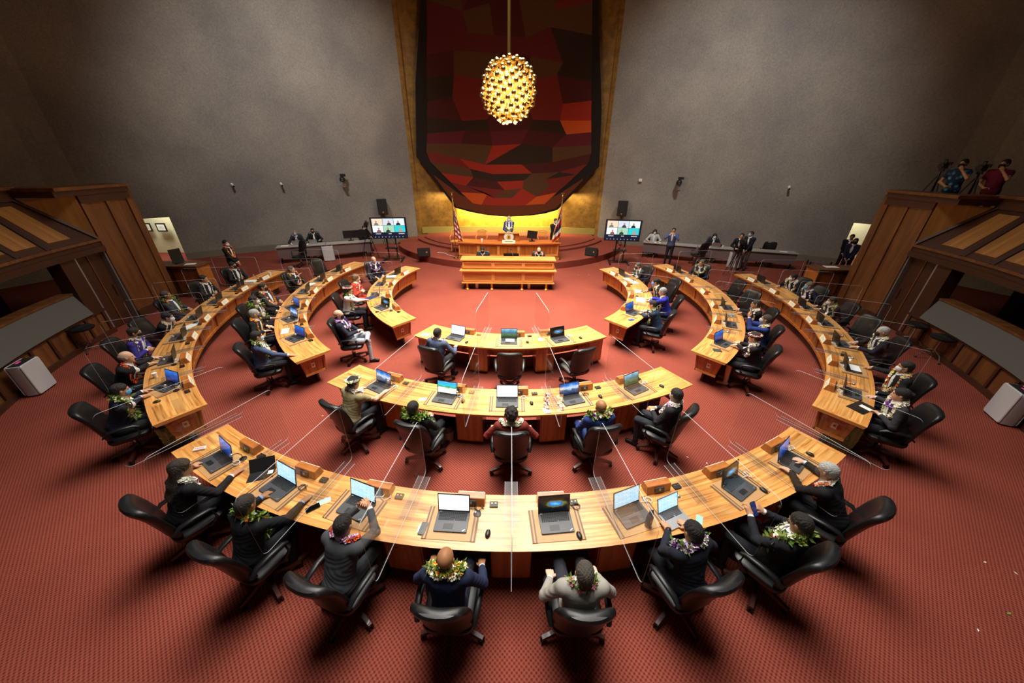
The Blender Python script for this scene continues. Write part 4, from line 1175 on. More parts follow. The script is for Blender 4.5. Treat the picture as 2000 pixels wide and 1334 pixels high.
def control_box(r, a, label):
    if 'cb' in _lap: return dup(_lap['cb'], pol(r, a, .76), rad(a + 92), label, 'small black voting boxes')
    t = thing('voting_box', label, 'voting box', pol(r, a, .76), rad(a + 92), 'small black voting boxes'); _lap['cb'] = t
    mb = MB(); mb.prism(rrect(.10, .075, .006, 2), 0, .018, M['black']); mb.build('case', t)
    for x in (-.022, .022):
        mb = MB(); mb.cyl((x, .005, .018), (x, .005, .024), .009, m=M['brass'], n=10); mb.build('button', t)
    return t


def mouse(x, y, rz, label, m=None):
    k = 'mouse'
    if k in _lap: return dup(_lap[k], (x, y, .76), rz, label, 'computer mice on the desks')
    t = thing('mouse', label, 'mouse', (x, y, .76), rz, 'computer mice on the desks'); _lap[k] = t
    mb = MB(); R = []
    for z, s in ((0, .9), (.008, 1), (.02, .93), (.03, .7), (.034, .3)): R.append([(c * .03 * s, sn * .052 * s, z) for c, sn in ((math.cos(q), math.sin(q)) for q in np.linspace(0, 2 * PI, 17)[:-1])])
    mb.loft(R, M['black']); mb.build('shell', t, smooth=True)
    mb = MB(); mb.cyl((-.003, .028, .028), (.003, .028, .028), .008, m=M['silver'], n=8); mb.build('wheel', t)
    return t


def deskpad(r, a, label, w=.60, dp=.40, rot=0, strips=True):
    k = 'pad' + str(strips)
    if k in _lap: return dup(_lap[k], pol(r, a, .7605), rad(a + 90 + rot), label, 'tan leather desk pads')
    t = thing('desk_pad', label, 'desk pad', pol(r, a, .7605), rad(a + 90 + rot), 'tan leather desk pads'); _lap[k] = t
    mb = MB(); mb.box((0, 0, .002), (w, dp, .004), M['tan']); mb.build('blotter', t)
    for s in (-1, 1):
        mb = MB(); mb.box((s * (w / 2 - .03), 0, .005), (.055, dp, .004), M['brown_strip']); mb.box((s * (w / 2 - .03), 0, .0075), (.018, dp, .001), M['tan']); mb.build('side_strip', t)
    return t


def cable(pts, label, col='white', r=.0045, group=None, name='cable'):
    mb = MB(); P = []
    for i in range(len(pts) - 1):
        for j in range(4):
            t = j / 4; p0 = pts[max(i - 1, 0)]; p1 = pts[i]; p2 = pts[i + 1]; p3 = pts[min(i + 2, len(pts) - 1)]
            P.append(tuple(0.5 * (2 * p1[c] + (p2[c] - p0[c]) * t + (2 * p0[c] - 5 * p1[c] + 4 * p2[c] - p3[c]) * t * t + (3 * p1[c] - p0[c] - 3 * p2[c] + p3[c]) * t ** 3) for c in range(3)))
    P.append(pts[-1]); mb.tube(P, r, M[col], 6); o = mb.build(name, None, smooth=True); return tag(o, label, 'cable', group)


def desk_cable(r, a, label, col='white', s=1.0):
    rnd = random.Random(int(r * 100 + a * 10)); P = []; R = Matrix.Rotation(rad(a + 90), 3, 'Z'); c = Vector(pol(r, a, .768))
    for k in range(9):
        t = k * 1.25; P.append(tuple(c + R @ Vector((math.cos(t) * .055 * s * (1 - k * .05) + rnd.uniform(-.012, .012), math.sin(t) * .04 * s + rnd.uniform(-.01, .01), .003 * k))))
    P.append(tuple(c + R @ Vector((-.09, -.01, .01)))); P.append(tuple(c + R @ Vector((-.14, -.03, .006))))
    return cable(P, label, col, .004, 'looped cables beside the laptops')


def flat(name, label, cat, x, y, z, w, d_, h, rz, m, group=None, extra=None):
    mb = MB(); mb.box((0, 0, h / 2), (w, d_, h), m); o = mb.build(name, None, loc=(x, y, z), rz=rz, bevel=min(h * .3, .002) if h > .004 else 0); tag(o, label, cat, group)
    if extra:
        for nm, (ex, ey, ew, ed), em in extra: e = MB(); e.box((ex, ey, h + .0006), (ew, ed, .001), em); e.build(nm, o)
    return o


def divider(r0, r1, a, label, top=1.66):
    key = 'div%.2f' % (r1 - r0)
    L_ = r1 - r0
    if key in _lap: return dup(_lap[key], pol(r0, a, 0), rad(a), label, 'clear acrylic dividers')
    t = thing('acrylic_divider', label, 'divider', pol(r0, a, 0), rad(a), 'clear acrylic dividers'); _lap[key] = t
    h = top - .775; P = [(x + L_ / 2, z + .775 + h / 2) for x, z in rrect(L_, h, .07, 4)]
    mb = MB(); y = .004; a_ = [(x, -y, z) for x, z in P]; b_ = [(x, y, z) for x, z in P]; mb.face(a_, M['acrylic']); mb.face(b_[::-1], M['acrylic']); mb.build('sheet', t)
    mb = MB(); n = len(P)
    for i in range(n): j = (i + 1) % n; mb.face([a_[i], a_[j], b_[j], b_[i]], M['acrylic_edge'])
    mb.build('polished_edge', t)
    mb = MB(); mb.box((.38, 0, .763), (.62, .16, .005), M['acrylic_foot']); mb.build('foot', t)
    mb = MB(); mb.box((.38, .08, .763), (.62, .003, .0055), M['acrylic_edge']); mb.box((.38, -.08, .763), (.62, .003, .0055), M['acrylic_edge']); mb.build('foot_edge', t)
    return t

# ------------------------------------------------------------------ workplaces
BK = (26, 27, 32); NV = (30, 38, 66)


def seat(ring, a, r, tagn, where, p=None, rch=None, yaw=0, hands=None, lap=None, plate=None, cyaw=None, v=0.010, lean=None, mic=True, cab='white', box=True, pad=True, who=None, chair_on=True):
    """a, r: place of the head (or of the empty chair); lap: (angle, hinge radius, screen, turn)"""
    nm = tagn
    if p is not None:
        rp = (rch or (r + .16)) + .05
        if lean is None: lean = math.degrees(math.asin(max(-.25, min(.6, (rp - r - .02) / .62))))
        pelv = Vector(pol(rp, a)); rz = rad(a + 90 + yaw)
        if yaw: # keep the head where it is and swing the seat behind it
            h = Vector(pol(r, a)); off = rp - r; pelv = h - Vector((-math.sin(rz), math.cos(rz), 0)) * off
        kw = dict(p); arms = list(kw.pop('arms', ('laptop', 'laptop'))); Ri = Matrix.Rotation(-rz, 3, 'Z')
        for i in (0, 1):
            h = arms[i]
            if isinstance(h, tuple) and h[0] == 'W':
                wv = Ri @ (Vector(pol(h[1], h[2], h[3])) - pelv); curl = h[4] if len(h) > 4 else .5
                d_ = h[5] if len(h) > 5 else (0.15 * (1 if i == 0 else -1), 1, -.2)
                wl = wv - Vector((0, .09, -.015)) if len(h) <= 5 else wv
                arms[i] = ((wl.x * (-1, 1)[i], wl.y, wl.z), (d_[0] * (-1, 1)[i] * -1 if 0 else d_[0], d_[1], d_[2]), curl)
            elif h == 'laptop' and lap:
                wv = Ri @ (Vector(pol(lap[1] + .16, lap[0], .80)) - pelv)
                arms[i] = (((-1, 1)[i] * wv.x + .085, wv.y - .09, .838), (0.12, 1, -.25), .6)
        person('person', 'seated %s %s' % (who or ('person, ' + tagn), where), (pelv.x, pelv.y, 0), rz, lean=lean, arms=arms, v=v, **kw)
        cp = pelv + Vector((-math.sin(rz), math.cos(rz), 0)) * .05; crz = rz + rad(cyaw or 0)
        if chair_on: chair(cp.x, cp.y, crz, 'black swivel chair of the %s' % nm)
    elif chair_on:
        x, y, _ = pol(rch or r, a); chair(x, y, rad(a + 90 + yaw), 'empty black swivel chair at the %s' % tagn)
    own = ('before the %s' if p is not None else 'at the %s') % tagn
    if lap:
        la, lr, scr, turn = lap; lr = max(lr + .04, {8: 8.525, 6: 6.31, 3: 4.08, 4: 4.04}[ring]); lr = min(lr, {8: 8.60, 6: 6.43, 3: 4.18, 4: 4.15}[ring])
        scn_ = {'page': 'white page', 'bluepage': 'pale blue page', 'cave': 'blue cave picture', 'beach': 'bright beach picture', 'mountain': 'green hill picture', 'deepblue': 'deep blue screen', 'sky': 'cloudy sky picture', 'off': 'dark screen'}[scr]
        laptop(pol(lr + .125, la, .7655 if pad else .7605), rad(la + 90 + turn), 'black laptop with %s %s' % (scn_, own), scr, tilt=13 if scr != 'off' else 10)
        if pad: deskpad(min(lr + .14, {8: 8.72, 6: 6.50, 3: 4.26, 4: 4.26}[int(ring)]), la, 'tan desk pad ' + own, rot=turn * .6)
    if plate is not None:
        r0 = {8: 8.26, 6: 6.04, 3: 3.80, 4: 3.76}[ring]
        nameplate(r0 + .095, plate, 'wooden name block ' + own)
        if mic: microphone(r0 + .27, plate + math.degrees(.09 / r0), 'black microphone with silver head ' + own)
        if box: control_box(r0 + .14, plate + math.degrees(.27 / r0), 'black voting box ' + own)
        if cab and lap:
            cr, cc = (lap[1] + .06, lap[0] + math.degrees(.27 / r0)) if -125 < lap[0] < -55 else (r0 + .24, plate - math.degrees(.05 / r0))
            desk_cable(cr, cc, 'tangled %s cable ' % cab + own, cab)


# lei: (colours, flowers, size, drop, width)
LW = ('www', 150, .017, .30, 1.0)
NR = 'row nearest the camera'; MR = 'middle ring front'; IR = 'inner ring front'
V1 = .0062
seat(8, -115.0, 9.10, 'long-haired woman in black', NR, dict(coat=(24, 24, 27), pants=BK, hair='long', haircol=(52, 42, 34), skin='tan', leis=[('ww', 190, .022, .24, 1.0)], turn=18, nod=8,
     arms=(('W', 8.86, -118.0, .79, .5), ('W', 8.70, -113.9, .785, .25))), rch=9.27, yaw=-6, lap=(-117.1, 8.56, 'deepblue', -6), plate=-116.0, v=V1, who='long-haired woman in black jacket with white lei')
seat(8, -107.5, 9.16, 'man with orange-green lei', NR, dict(coat=(27, 28, 33), pants=BK, hair='short', haircol=(46, 42, 40), skin='brown', shirt=(120, 150, 210), leis=[('oygoyo', 90, .018, .10, 1.0), ('gGg', 90, .020, .30, 1.15)], turn=-12, nod=14,
     shoes=(132, 84, 42), feet=-.12, arms=(('W', 8.78, -109.6, .79, .5), ('W', 8.68, -106.2, .785, .3))), rch=9.30, yaw=-4, lap=(-109.4, 8.52, 'bluepage', -7), plate=-108.3, v=V1, mic=False, cab='black', who='man in dark suit with orange and green lei')
seat(8, -100.4, 9.09, 'man in charcoal suit', NR, dict(coat=(66, 68, 73), pants=(60, 62, 66), hair='short', haircol=(24, 22, 22), skin='tan', leis=[('lplw', 110, .019, .14, .95), ('or', 100, .015, .20, 1.15)], turn=-10, nod=18,
     arms=(('W', 8.76, -100.9, .99, 1.1, (-.5, -.2, .8)), ('W', 8.76, -100.1, .99, 1.1, (-.5, -.2, .8)))), rch=9.30, yaw=-8, lap=(-102.0, 8.38, 'bluepage', -9), plate=-101.0, v=V1, mic=False, who='man in charcoal suit, hands clasped at his face')
seat(8, -93.4, 9.33, 'bald man in navy suit', NR, dict(coat=(34, 44, 72), pants=(30, 34, 50), hair='bald', skin='brown', leis=[('wwyw', 120, .022, .20, 1.1), ('oyg', 90, .018, .12, .9), ('gG', 50, .018, .24, 1.15)], nod=20,
     arms=(('W', 8.98, -95.0, .66, .6), ('W', 8.98, -91.6, .66, .6))), rch=9.34, lap=(-94.2, 8.40, 'page', 1), plate=-93.0, v=V1, cab='black', who='bald man in navy suit with mixed flower leis')
seat(8, -85.8, 9.46, 'man in light grey suit', NR, dict(coat=(158, 154, 146), pants=(44, 46, 54), hair='short', haircol=(78, 72, 64), skin='pale', leis=[('gGk', 60, .014, .26, .8)], turn=8, nod=16,
     arms=(('W', 9.10, -87.2, .66, .6), ('W', 9.10, -84.2, .66, .6))), rch=9.36, yaw=-4, lap=(-86.3, 8.40, 'cave', 2), plate=-86.4, v=V1, mic=False, cab='black', who='man in light grey suit, hands on his knees')
seat(8, -78.5, 9.20, 'man with purple-white lei', NR, dict(coat=(30, 34, 46), pants=BK, hair='short', haircol=(20, 18, 18), skin='tan', leis=[('wpwwl', 150, .023, .22, 1.15), ('g', 40, .020, .26, 1.2)], turn=6, nod=22, watch=True,
     arms=(('W', 8.84, -78.5, .80, .5), ('W', 8.86, -76.9, .80, .5))), rch=9.30, yaw=8, lap=(-80.2, 8.44, 'bluepage', 12), plate=-77.0, v=V1, cab='white', box=True, who='man in dark suit with purple and white lei')
seat(8, -71.7, 9.42, 'man holding blue phone', NR, dict(coat=(28, 29, 36), pants=BK, hair='short', haircol=(28, 25, 24), skin='tan', leis=[('gGG', 130, .022, .32, 1.2), ('or', 30, .016, .25, 1.1), ('w', 20, .018, .1, 1.1)], turn=10, nod=25,
     arms=(('W', 9.06, -72.4, .92, 1.0, (-.3, .7, .6)), ('W', 9.06, -71.2, .92, 1.0, (-.3, .7, .6)))), rch=9.36, yaw=14, lap=(-70.1, 8.48, 'cave', 12), plate=-70.6, v=V1, mic=False, who='man in dark suit with green leaf lei holding phone')
seat(8, -65.0, 9.05, 'white-haired man in black', NR, dict(coat=(24, 24, 27), pants=BK, hair='short', haircol=(186, 186, 184), skin='light', leis=[('wwc', 110, .018, .20, 1.0), ('o', 70, .014, .26, 1.1)], turn=8, nod=16, watch=True, mask=(70, 70, 74),
     arms=(('W', 8.68, -64.8, .80, .55), ('W', 8.66, -62.5, .80, .55))), rch=9.28, yaw=12, lap=(-62.9, 8.44, 'deepblue', 10), plate=-62.6, v=V1, mic=False, who='white-haired man in black suit typing')

V2 = .0085
seat(6, -111.4, 6.95, 'woman in olive dress', MR, dict(coat=(150, 138, 102), pants=BK, hair='short', haircol=(22, 20, 20), skin='light', sleeve='short', crown='wwGw', leis=[('wwcl', 150, .021, .16, 1.1)], turn=-6, nod=10,
     arms=(('W', 6.60, -113.5, .79, .4), ('W', 6.50, -109.4, .785, .2))), rch=7.12, yaw=-8, lap=(-111.5, 6.30, 'sky', -8), plate=-110.6, v=V2, who='woman in olive dress with flower crown')
seat(6, -101.0, 7.30, 'man with trailing leaf lei', MR, dict(coat=BK, pants=BK, hair='short', haircol=(20, 18, 18), skin='tan', leis=[('gGG', 150, .022, .34, 1.25), ('op', 60, .014, .20, 1.1)], nod=12, turn=-6, arms=('clasp', 'clasp')), rch=7.16, yaw=-6,
     lap=(-100.0, 6.27, 'beach', -3), plate=-98.8, v=V2, who='man in black with trailing green leaf lei')
seat(6, -89.7, 7.30, 'curly-haired woman', MR, dict(coat=(120, 44, 36), pants=BK, hair='curly', haircol=(26, 20, 18), skin='tan', leis=[('wc', 110, .018, .18, 1.1)], nod=8, arms=('arm', 'arm')), rch=7.18,
     lap=(-90.3, 6.24, 'page', 0), plate=-88.4, v=V2, mic=False, who='curly-haired woman with cream lei')
seat(6, -79.2, 7.24, 'bald man in blue suit', MR, dict(coat=(44, 66, 128), pants=(40, 58, 110), hair='bald', skin='brown', leis=[('gGwyG', 140, .021, .20, 1.2), ('p', 30, .016, .12, 1.1)], nod=12, arms=('lap', 'lap')), rch=7.18,
     lap=(-80.2, 6.27, 'sky', 8), plate=-77.4, v=V2, mic=False, cab='black', who='bald man in blue suit with leafy lei')
seat(6, -69.1, 7.28, 'young man in dark jacket', MR, dict(coat=(36, 36, 40), pants=(44, 46, 54), hair='short', haircol=(18, 17, 18), skin='tan', mask=(180, 196, 216), leis=[('wwlw', 130, .020, .22, 1.0)], turn=30, nod=8, arms=('clasp', 'clasp')), rch=7.22, yaw=26,
     lap=(-69.0, 6.27, 'mountain', 9), plate=-69.3, v=V2, mic=False, who='young man in dark jacket leaning back with white lei')
seat(3, -107.8, 4.92, 'man in blue-grey jacket', IR, dict(coat=(76, 86, 112), pants=BK, hair='short', haircol=(22, 20, 20), skin='tan', leis=[('wrw', 80, .018, .14, 1.0)], turn=-4, nod=4, arms=('desk', 'desk')), rch=5.02, yaw=-4,
     lap=(-107.5, 4.06, 'page', -5), plate=-104.8, v=V2, mic=False, pad=False)
seat(3, -90, 4.95, 'centre place of the inner ring', IR, None, rch=4.98, lap=(-90.3, 4.02, 'mountain', 0), plate=-87.4, mic=False)
seat(3, -73.5, 4.95, 'inner ring place with the blue cave laptop', IR, None, rch=5.0, yaw=6, lap=(-74.2, 4.08, 'cave', 7), plate=-77.2, mic=False)

V3_ = .0105
OL = 'outer ring, certificates side'; ML = 'middle ring, certificates side'; IL = 'inner ring, american flag side'
dk = lambda **k: dict(dict(coat=BK, pants=(30, 30, 34), skin='tan', hair='short'), **k)
seat(8, -132.2, 9.07, 'masked man with green-orange lei', OL, dk(coat=(28, 34, 52), mask=(90, 160, 210), leis=[('gGwG', 130, .024, .28, 1.2), ('or', 60, .014, .24, 1.1)], arms=(('W', 8.86, -135.6, .80), ('W', 8.86, -134.4, .80)), nod=12, turn=-8), rch=9.26, yaw=-6, lap=(-135.6, 8.47, 'deepblue', 26), plate=-134.5, v=V3_)
seat(8, -141.0, 9.03, 'bald man with orange lei', OL, dk(hair='fringe', haircol=(170, 166, 160), skin='light', leis=[('or', 90, .014, .34, 1.0)], arms=(('W', 8.78, -144.7, .80), ('W', 8.80, -143.0, .80)), nod=8, turn=-12), rch=9.26, yaw=-10, lap=(-143.6, 8.42, 'off', -2), plate=-142.3, v=V3_)
seat(8, -148.6, 9.10, 'man in purple suit', OL, dk(coat=(58, 48, 140), pants=(50, 42, 120), mask=(24, 24, 26), leis=[('wrwg', 140, .017, .40, 1.1)], arms=('clasp', 'clasp'), nod=10, turn=-6), rch=9.26, yaw=-8, lap=(-151.6, 8.46, 'off', 0), plate=-150.2, v=V3_)
seat(8, -154.8, 8.80, 'masked man with orange-white lei', OL, dk(mask=(226, 230, 236), leis=[('wowc', 120, .018, .36, 1.0)], arms=(('W', 8.84, -157.0, .80), ('W', 8.92, -156.0, .84)), nod=10, turn=-14), rch=9.16, yaw=-10, lap=(-159.6, 8.50, 'off', 0), plate=-157.8, v=V3_)
seat(8, -163.6, 9.36, 'reclining man in grey suit', OL, dk(coat=(62, 66, 76), pants=(60, 64, 72), hair='short', haircol=(70, 66, 62), skin='brown', tie=(230, 230, 235), leis=[('gGGo', 120, .020, .34, 1.2)], arms=('clasp', 'lap'), nod=0, turn=-10), rch=9.24, lap=(-167.2, 8.44, 'off', 2), plate=-165.8, v=V3_)
seat(8, -172.2, 9.18, 'man with purple and pink lei', OL, dk(leis=[('wypw', 120, .018, .44, 1.0)], arms=('clasp', 'desk'), nod=6, turn=-10), rch=9.24, yaw=-6, lap=(-175.0, 8.46, 'off', 0), plate=-173.7, v=V3_)
seat(8, -181.2, 9.26, 'man with dark mask and thin orange lei', OL, dk(mask=(30, 30, 32), leis=[('wor', 90, .014, .40, .9)], arms=('lap', 'desk'), nod=4, turn=-14), rch=9.26, yaw=-10, lap=None, plate=-181.4, v=V3_)

seat(6, -136.2, 7.10, 'man in blue jacket with white-green lei', ML, dk(coat=(66, 82, 116), mask=(176, 206, 230), leis=[('wcw', 110, .022, .16, 1.15), ('gG', 70, .020, .26, 1.2)], arms=(('W', 6.90, -137.0, .76), ('W', 6.66, -132.6, .785, .2)), nod=8, turn=-14), rch=7.14, yaw=-12, lap=(-139.9, 6.24, 'deepblue', 20), plate=-139.6, v=V3_)
seat(6, -147.6, 7.02, 'grey-haired man with yellow flower lei', ML, dk(haircol=(166, 164, 160), skin='light', mask=(60, 70, 80), leis=[('yoyr', 120, .019, .38, 1.1)], arms=(('W', 6.80, -148.4, .80), ('W', 6.86, -146.0, .80)), nod=8, turn=-16), rch=7.12, yaw=-12, lap=(-151.4, 6.20, 'sky', 26), plate=-149.5, v=V3_)
seat(6, -155.6, 7.12, 'man with thick leaf and white lei', ML, dk(mask=(230, 230, 232), leis=[('wwo', 120, .021, .24, 1.15), ('gGG', 130, .024, .36, 1.3)], arms=('desk', 'desk'), nod=4, turn=-14), rch=7.14, yaw=-10, lap=(-159.0, 6.28, 'deepblue', 30), plate=-160.1, v=V3_)
seat(6, -164.2, 7.17, 'reclining man with orange lei', ML, dk(coat=(48, 50, 54), mask=(40, 40, 42), leis=[('ooyw', 140, .020, .34, 1.1)], arms=('clasp', 'lap'), nod=2, turn=-16), rch=7.06, yaw=-12, lap=(-171.0, 6.30, 'off', 2), plate=-170.2, v=V3_)
seat(6, -178.2, 7.09, 'man with orange-white lei raising a hand', ML, dk(coat=(40, 40, 44), skin='light', haircol=(90, 78, 66), leis=[('oowy', 120, .018, .32, 1.1)], arms=('lap', 'chest'), nod=2, turn=-24), rch=7.0, yaw=-14, lap=(-181.2, 6.30, 'off', 4), plate=-180.9, v=V3_)
seat(6, -190.5, 7.0, 'middle ring tip nearest the american flag television', ML, None, rch=6.98, yaw=-14, lap=(-190.8, 6.32, 'off', 2), plate=-191.6)

seat(3, -136.2, 5.50, 'man in pale trousers crossing his legs', IL, dk(coat=(34, 38, 52), pants=(150, 156, 166), hair='fringe', haircol=(150, 120, 90), skin='light', mask=(26, 26, 28), glasses=True, leis=[('plw', 110, .020, .16, 1.1)], legs='crossed', arms=('lap', 'clasp'), nod=8), rch=5.36, yaw=-30, lap=None, v=V3_, chair_on=True, who='man in pale trousers with crossed legs and purple lei')
seat(3, -155.2, 4.92, 'woman in white with green lei', IL, dk(coat=(226, 226, 224), pants=BK, hair='long', haircol=(34, 28, 26), skin='light', crown='wokw', leis=[('gGG', 110, .018, .62, 1.0)], arms=('desk', ('W', 4.46, -156.6, .80, .3)), nod=6, turn=-14), rch=5.0, yaw=-12, lap=(-147.6, 4.06, 'cave', 22), plate=-144.1, v=V3_)
seat(3, -168.4, 4.78, 'blonde woman in red dress', IL, dk(coat=(206, 66, 44), pants=(190, 60, 42), hair='long', haircol=(120, 92, 62), skin='pale', leis=[('wcw', 90, .016, .46, .9)], arms=('clasp', 'clasp'), nod=4, turn=-10, cuffs=False), rch=4.92, yaw=-12, lap=(-163.2, 4.12, 'off', 0), plate=-160.5, v=V3_)
_ = None
seat(3, 168.0, 4.98, 'bald man turned to the stage', IL, dk(coat=(34, 36, 50), hair='fringe', haircol=(150, 130, 110), skin='light', leis=[('plpw', 110, .018, .16, 1.2)], arms=('lap', 'lap'), nod=0), rch=4.98, yaw=-34, lap=(-176.8, 4.12, 'off', 0), plate=-176.8, v=V3_, who='bald man with purple lei turned to the stage')
laptop(pol(4.24, 168.0, .7605), rad(168 + 90 - 6), 'black laptop with dark screen beside stacked papers at the far tip of the inner desk', 'off', tilt=10)
nameplate(3.895, 166.7, 'wooden name block at the far tip of the inner desk, american flag side')

OR_ = 'outer ring, guards side'; MR2 = 'middle ring, state flag side'; IR2 = 'inner ring, state flag side'
seat(8, -47.4, 9.12, 'woman with white lei and blue ribbon', OR_, dk(coat=(50, 50, 54), hair='bun', haircol=(22, 20, 22), skin='light', leis=[('wwcw', 150, .021, .26, 1.1), ('p', 10, .016, .04, 1.0)], arms=('clasp', ('W', 8.88, -44.2, .785, .5)), nod=8, turn=10), rch=9.24, yaw=16, lap=(-44.6, 8.50, 'off', 4), plate=-44.8, v=V3_)
seat(8, -40.0, 9.20, 'masked man with yellow-white lei', OR_, dk(mask=(232, 232, 234), hair='short', haircol=(34, 30, 28), leis=[('oycw', 140, .019, .34, 1.1)], arms=('lap', ('W', 8.86, -35.9, .785, .4)), nod=6, turn=10), rch=9.24, yaw=14, lap=(-37.2, 8.50, 'off', 4), plate=-36.8, v=V3_)
seat(8, -28.9, 9.18, 'white-haired man with cream lei', OR_, dk(coat=(30, 32, 44), haircol=(190, 190, 188), skin='light', mask=(50, 50, 54), leis=[('cwc', 120, .019, .26, 1.1)], arms=(('W', 8.80, -30.0, .80), ('W', 8.84, -28.0, .80)), nod=10, turn=10), rch=9.30, yaw=8, lap=(-29.0, 8.45, 'off', 6), plate=-29.0, v=V3_)
seat(8, -21.6, 9.2, 'unused outer ring place beside the white-haired man', OR_, None, rch=9.22, yaw=24, lap=(-20.6, 8.44, 'off', 4), plate=-20.8)
seat(8, -15.9, 8.92, 'man with green-white lei leaning in', OR_, dk(coat=(28, 30, 40), haircol=(60, 54, 50), mask=(210, 220, 224), leis=[('wGwy', 140, .021, .28, 1.15)], arms=(('W', 8.80, -14.6, .80), ('W', 8.84, -12.8, .80)), nod=10, turn=6), rch=9.20, yaw=10, lap=(-13.0, 8.46, 'off', 4), plate=-12.8, v=V3_)
seat(8, -8.0, 8.95, 'man with blue mask and white lei', OR_, dk(coat=(28, 32, 50), haircol=(120, 104, 84), skin='light', mask=(100, 160, 214), leis=[('wlw', 120, .016, .40, 1.0)], arms=('desk', 'clasp'), nod=8, turn=20), rch=9.20, yaw=16, lap=None, plate=-5.1, v=V3_)
seat(8, -2.6, 9.0, 'woman with broad white-yellow leis', OR_, dk(haircol=(30, 26, 26), hair='bun', mask=(230, 230, 234), leis=[('wwyw', 160, .022, .30, 1.2), ('lpw', 60, .018, .38, 1.2)], arms=('lap', 'desk'), nod=6, turn=14), rch=9.24, yaw=12, lap=(1.8, 8.48, 'off', 4), plate=2.9, v=V3_)
seat(6, -43.2, 6.95, 'woman in black with red-white flower crown', MR2, dk(coat=(26, 26, 30), hair='bun', haircol=(40, 26, 22), skin='light', crown='wkrw', leis=[('wwcp', 150, .021, .24, 1.2)], skirt=True, shoes=(196, 160, 130), arms=(('W', 6.56, -41.0, .80), ('W', 6.62, -39.4, .80)), nod=10, turn=8), rch=7.08, yaw=10, lap=(-41.0, 6.16, 'deepblue', -14), plate=-38.7, v=V3_)
seat(6, -33.4, 7.04, 'man in blue suit photographing', MR2, dk(coat=(42, 60, 128), haircol=(70, 64, 60), mask=(200, 210, 216), leis=[('wyw', 120, .019, .26, 1.15)], arms=(('W', 6.72, -34.4, 1.24, 1.0, (-.2, .4, .9)), ('W', 6.72, -33.2, 1.24, 1.0, (-.2, .4, .9))), nod=-6, turn=6), rch=7.04, yaw=4, lap=(-29.8, 6.28, 'off', 6), plate=-29.2, v=V3_)
seat(6, -24.4, 6.90, 'man with white-red lei', MR2, dk(haircol=(40, 34, 30), leis=[('wcw', 100, .019, .26, 1.2), ('r', 80, .014, .34, 1.2)], arms=(('W', 6.64, -22.2, .80), ('W', 6.62, -20.0, .80)), nod=6, turn=10), rch=7.06, yaw=10, lap=(-18.6, 6.30, 'off', 4), plate=-18.4, v=V3_)
seat(6, -13.8, 7.0, 'middle ring place beside the man with white-red lei', MR2, None, rch=7.0, yaw=34, lap=None, plate=-7.6, mic=True)
seat(6, -5.6, 7.0, 'middle ring place beside the man turned away', MR2, None, rch=6.96, yaw=10, lap=None, plate=3.3, mic=True)
seat(6, 8.0, 6.75, 'man turned away with cream lei', MR2, dk(coat=(38, 40, 56), haircol=(96, 92, 88), leis=[('wcG', 120, .019, .14, 1.2)], arms=('lap', 'lap'), nod=0, turn=20), rch=6.98, yaw=40, lap=(13.0, 6.26, 'off', 6), plate=14.0, v=V3_, lean=12)
seat(4, -38.7, 4.64, 'woman in teal jacket', IR2, dk(coat=(38, 60, 84), pants=BK, haircol=(30, 28, 28), skin='light', leis=[('Gwl', 130, .020, .30, 1.2)], arms=(('W', 4.30, -36.6, .80), ('W', 4.34, -33.6, .80)), nod=14, turn=6), rch=4.84, yaw=8, lap=(-36.6, 3.92, 'deepblue', -12), plate=-34.2, v=V3_)
seat(4, -24.5, 4.66, 'grey-haired woman in royal blue', IR2, dk(coat=(48, 54, 176), pants=BK, haircol=(160, 160, 162), skin='light', leis=[('yow', 70, .012, .36, .9)], arms=(('W', 4.30, -22.4, .80), ('W', 4.34, -19.4, .80)), nod=14, turn=6), rch=4.84, yaw=6, lap=None, plate=-18.1, v=V3_)
seat(4, -12.6, 4.50, 'person with blue mask', IR2, dk(haircol=(24, 22, 22), hair='bun', mask=(96, 150, 210), leis=[('wyw', 90, .016, .40, 1.0)], arms=('lap', 'desk'), nod=6, turn=16), rch=4.76, yaw=14, lap=None, plate=-1.8, v=V3_)
seat(4, 9.8, 4.48, 'man in grey jacket reading', IR2, dk(coat=(62, 66, 70), haircol=(84, 80, 76), skin='light', mask=(60, 60, 62), leis=[('wcw', 90, .014, .46, .9)], arms=(('W', 4.34, 11.0, .80), ('W', 4.4, 8.0, .80)), nod=12, turn=14), rch=4.72, yaw=16, lap=(13.0, 4.02, 'off', 4), plate=15.4, v=V3_)
x, y, _z = pol(5.0, -6.5); chair(x, y, rad(-6.5 + 90 + 20), 'empty black leather swivel chair between the inner and middle desks, state flag side')

# acrylic dividers stand on the desks between the workplaces
for a, l in ((-113.9, 'long-haired woman and man with orange-green lei'), (-105.6, 'man with orange-green lei and man in charcoal suit'), (-97.8, 'charcoal suit and navy suit'), (-89.7, 'navy suit and light grey suit'),
             (-81.9, 'light grey suit and man with purple-white lei'), (-74.1, 'man with purple-white lei and man holding phone'), (-65.9, 'man holding phone and white-haired man')): divider(7.99, 9.38, a, 'clear acrylic divider between %s, nearest row' % l)
divider(7.99, 9.38, -122.6, 'clear acrylic divider at the desk end beside the long-haired woman in black'); divider(7.99, 9.38, -57.0, 'clear acrylic divider at the desk end beside the white-haired man in black')
for a, l in ((-106.4, 'woman in olive dress and man with leaf lei'), (-95.4, 'man with leaf lei and curly-haired woman'), (-83.6, 'curly-haired woman and bald man in blue'), (-72.0, 'bald man in blue and young man in dark jacket')): divider(5.90, 7.12, a, 'clear acrylic divider between %s, middle ring' % l)
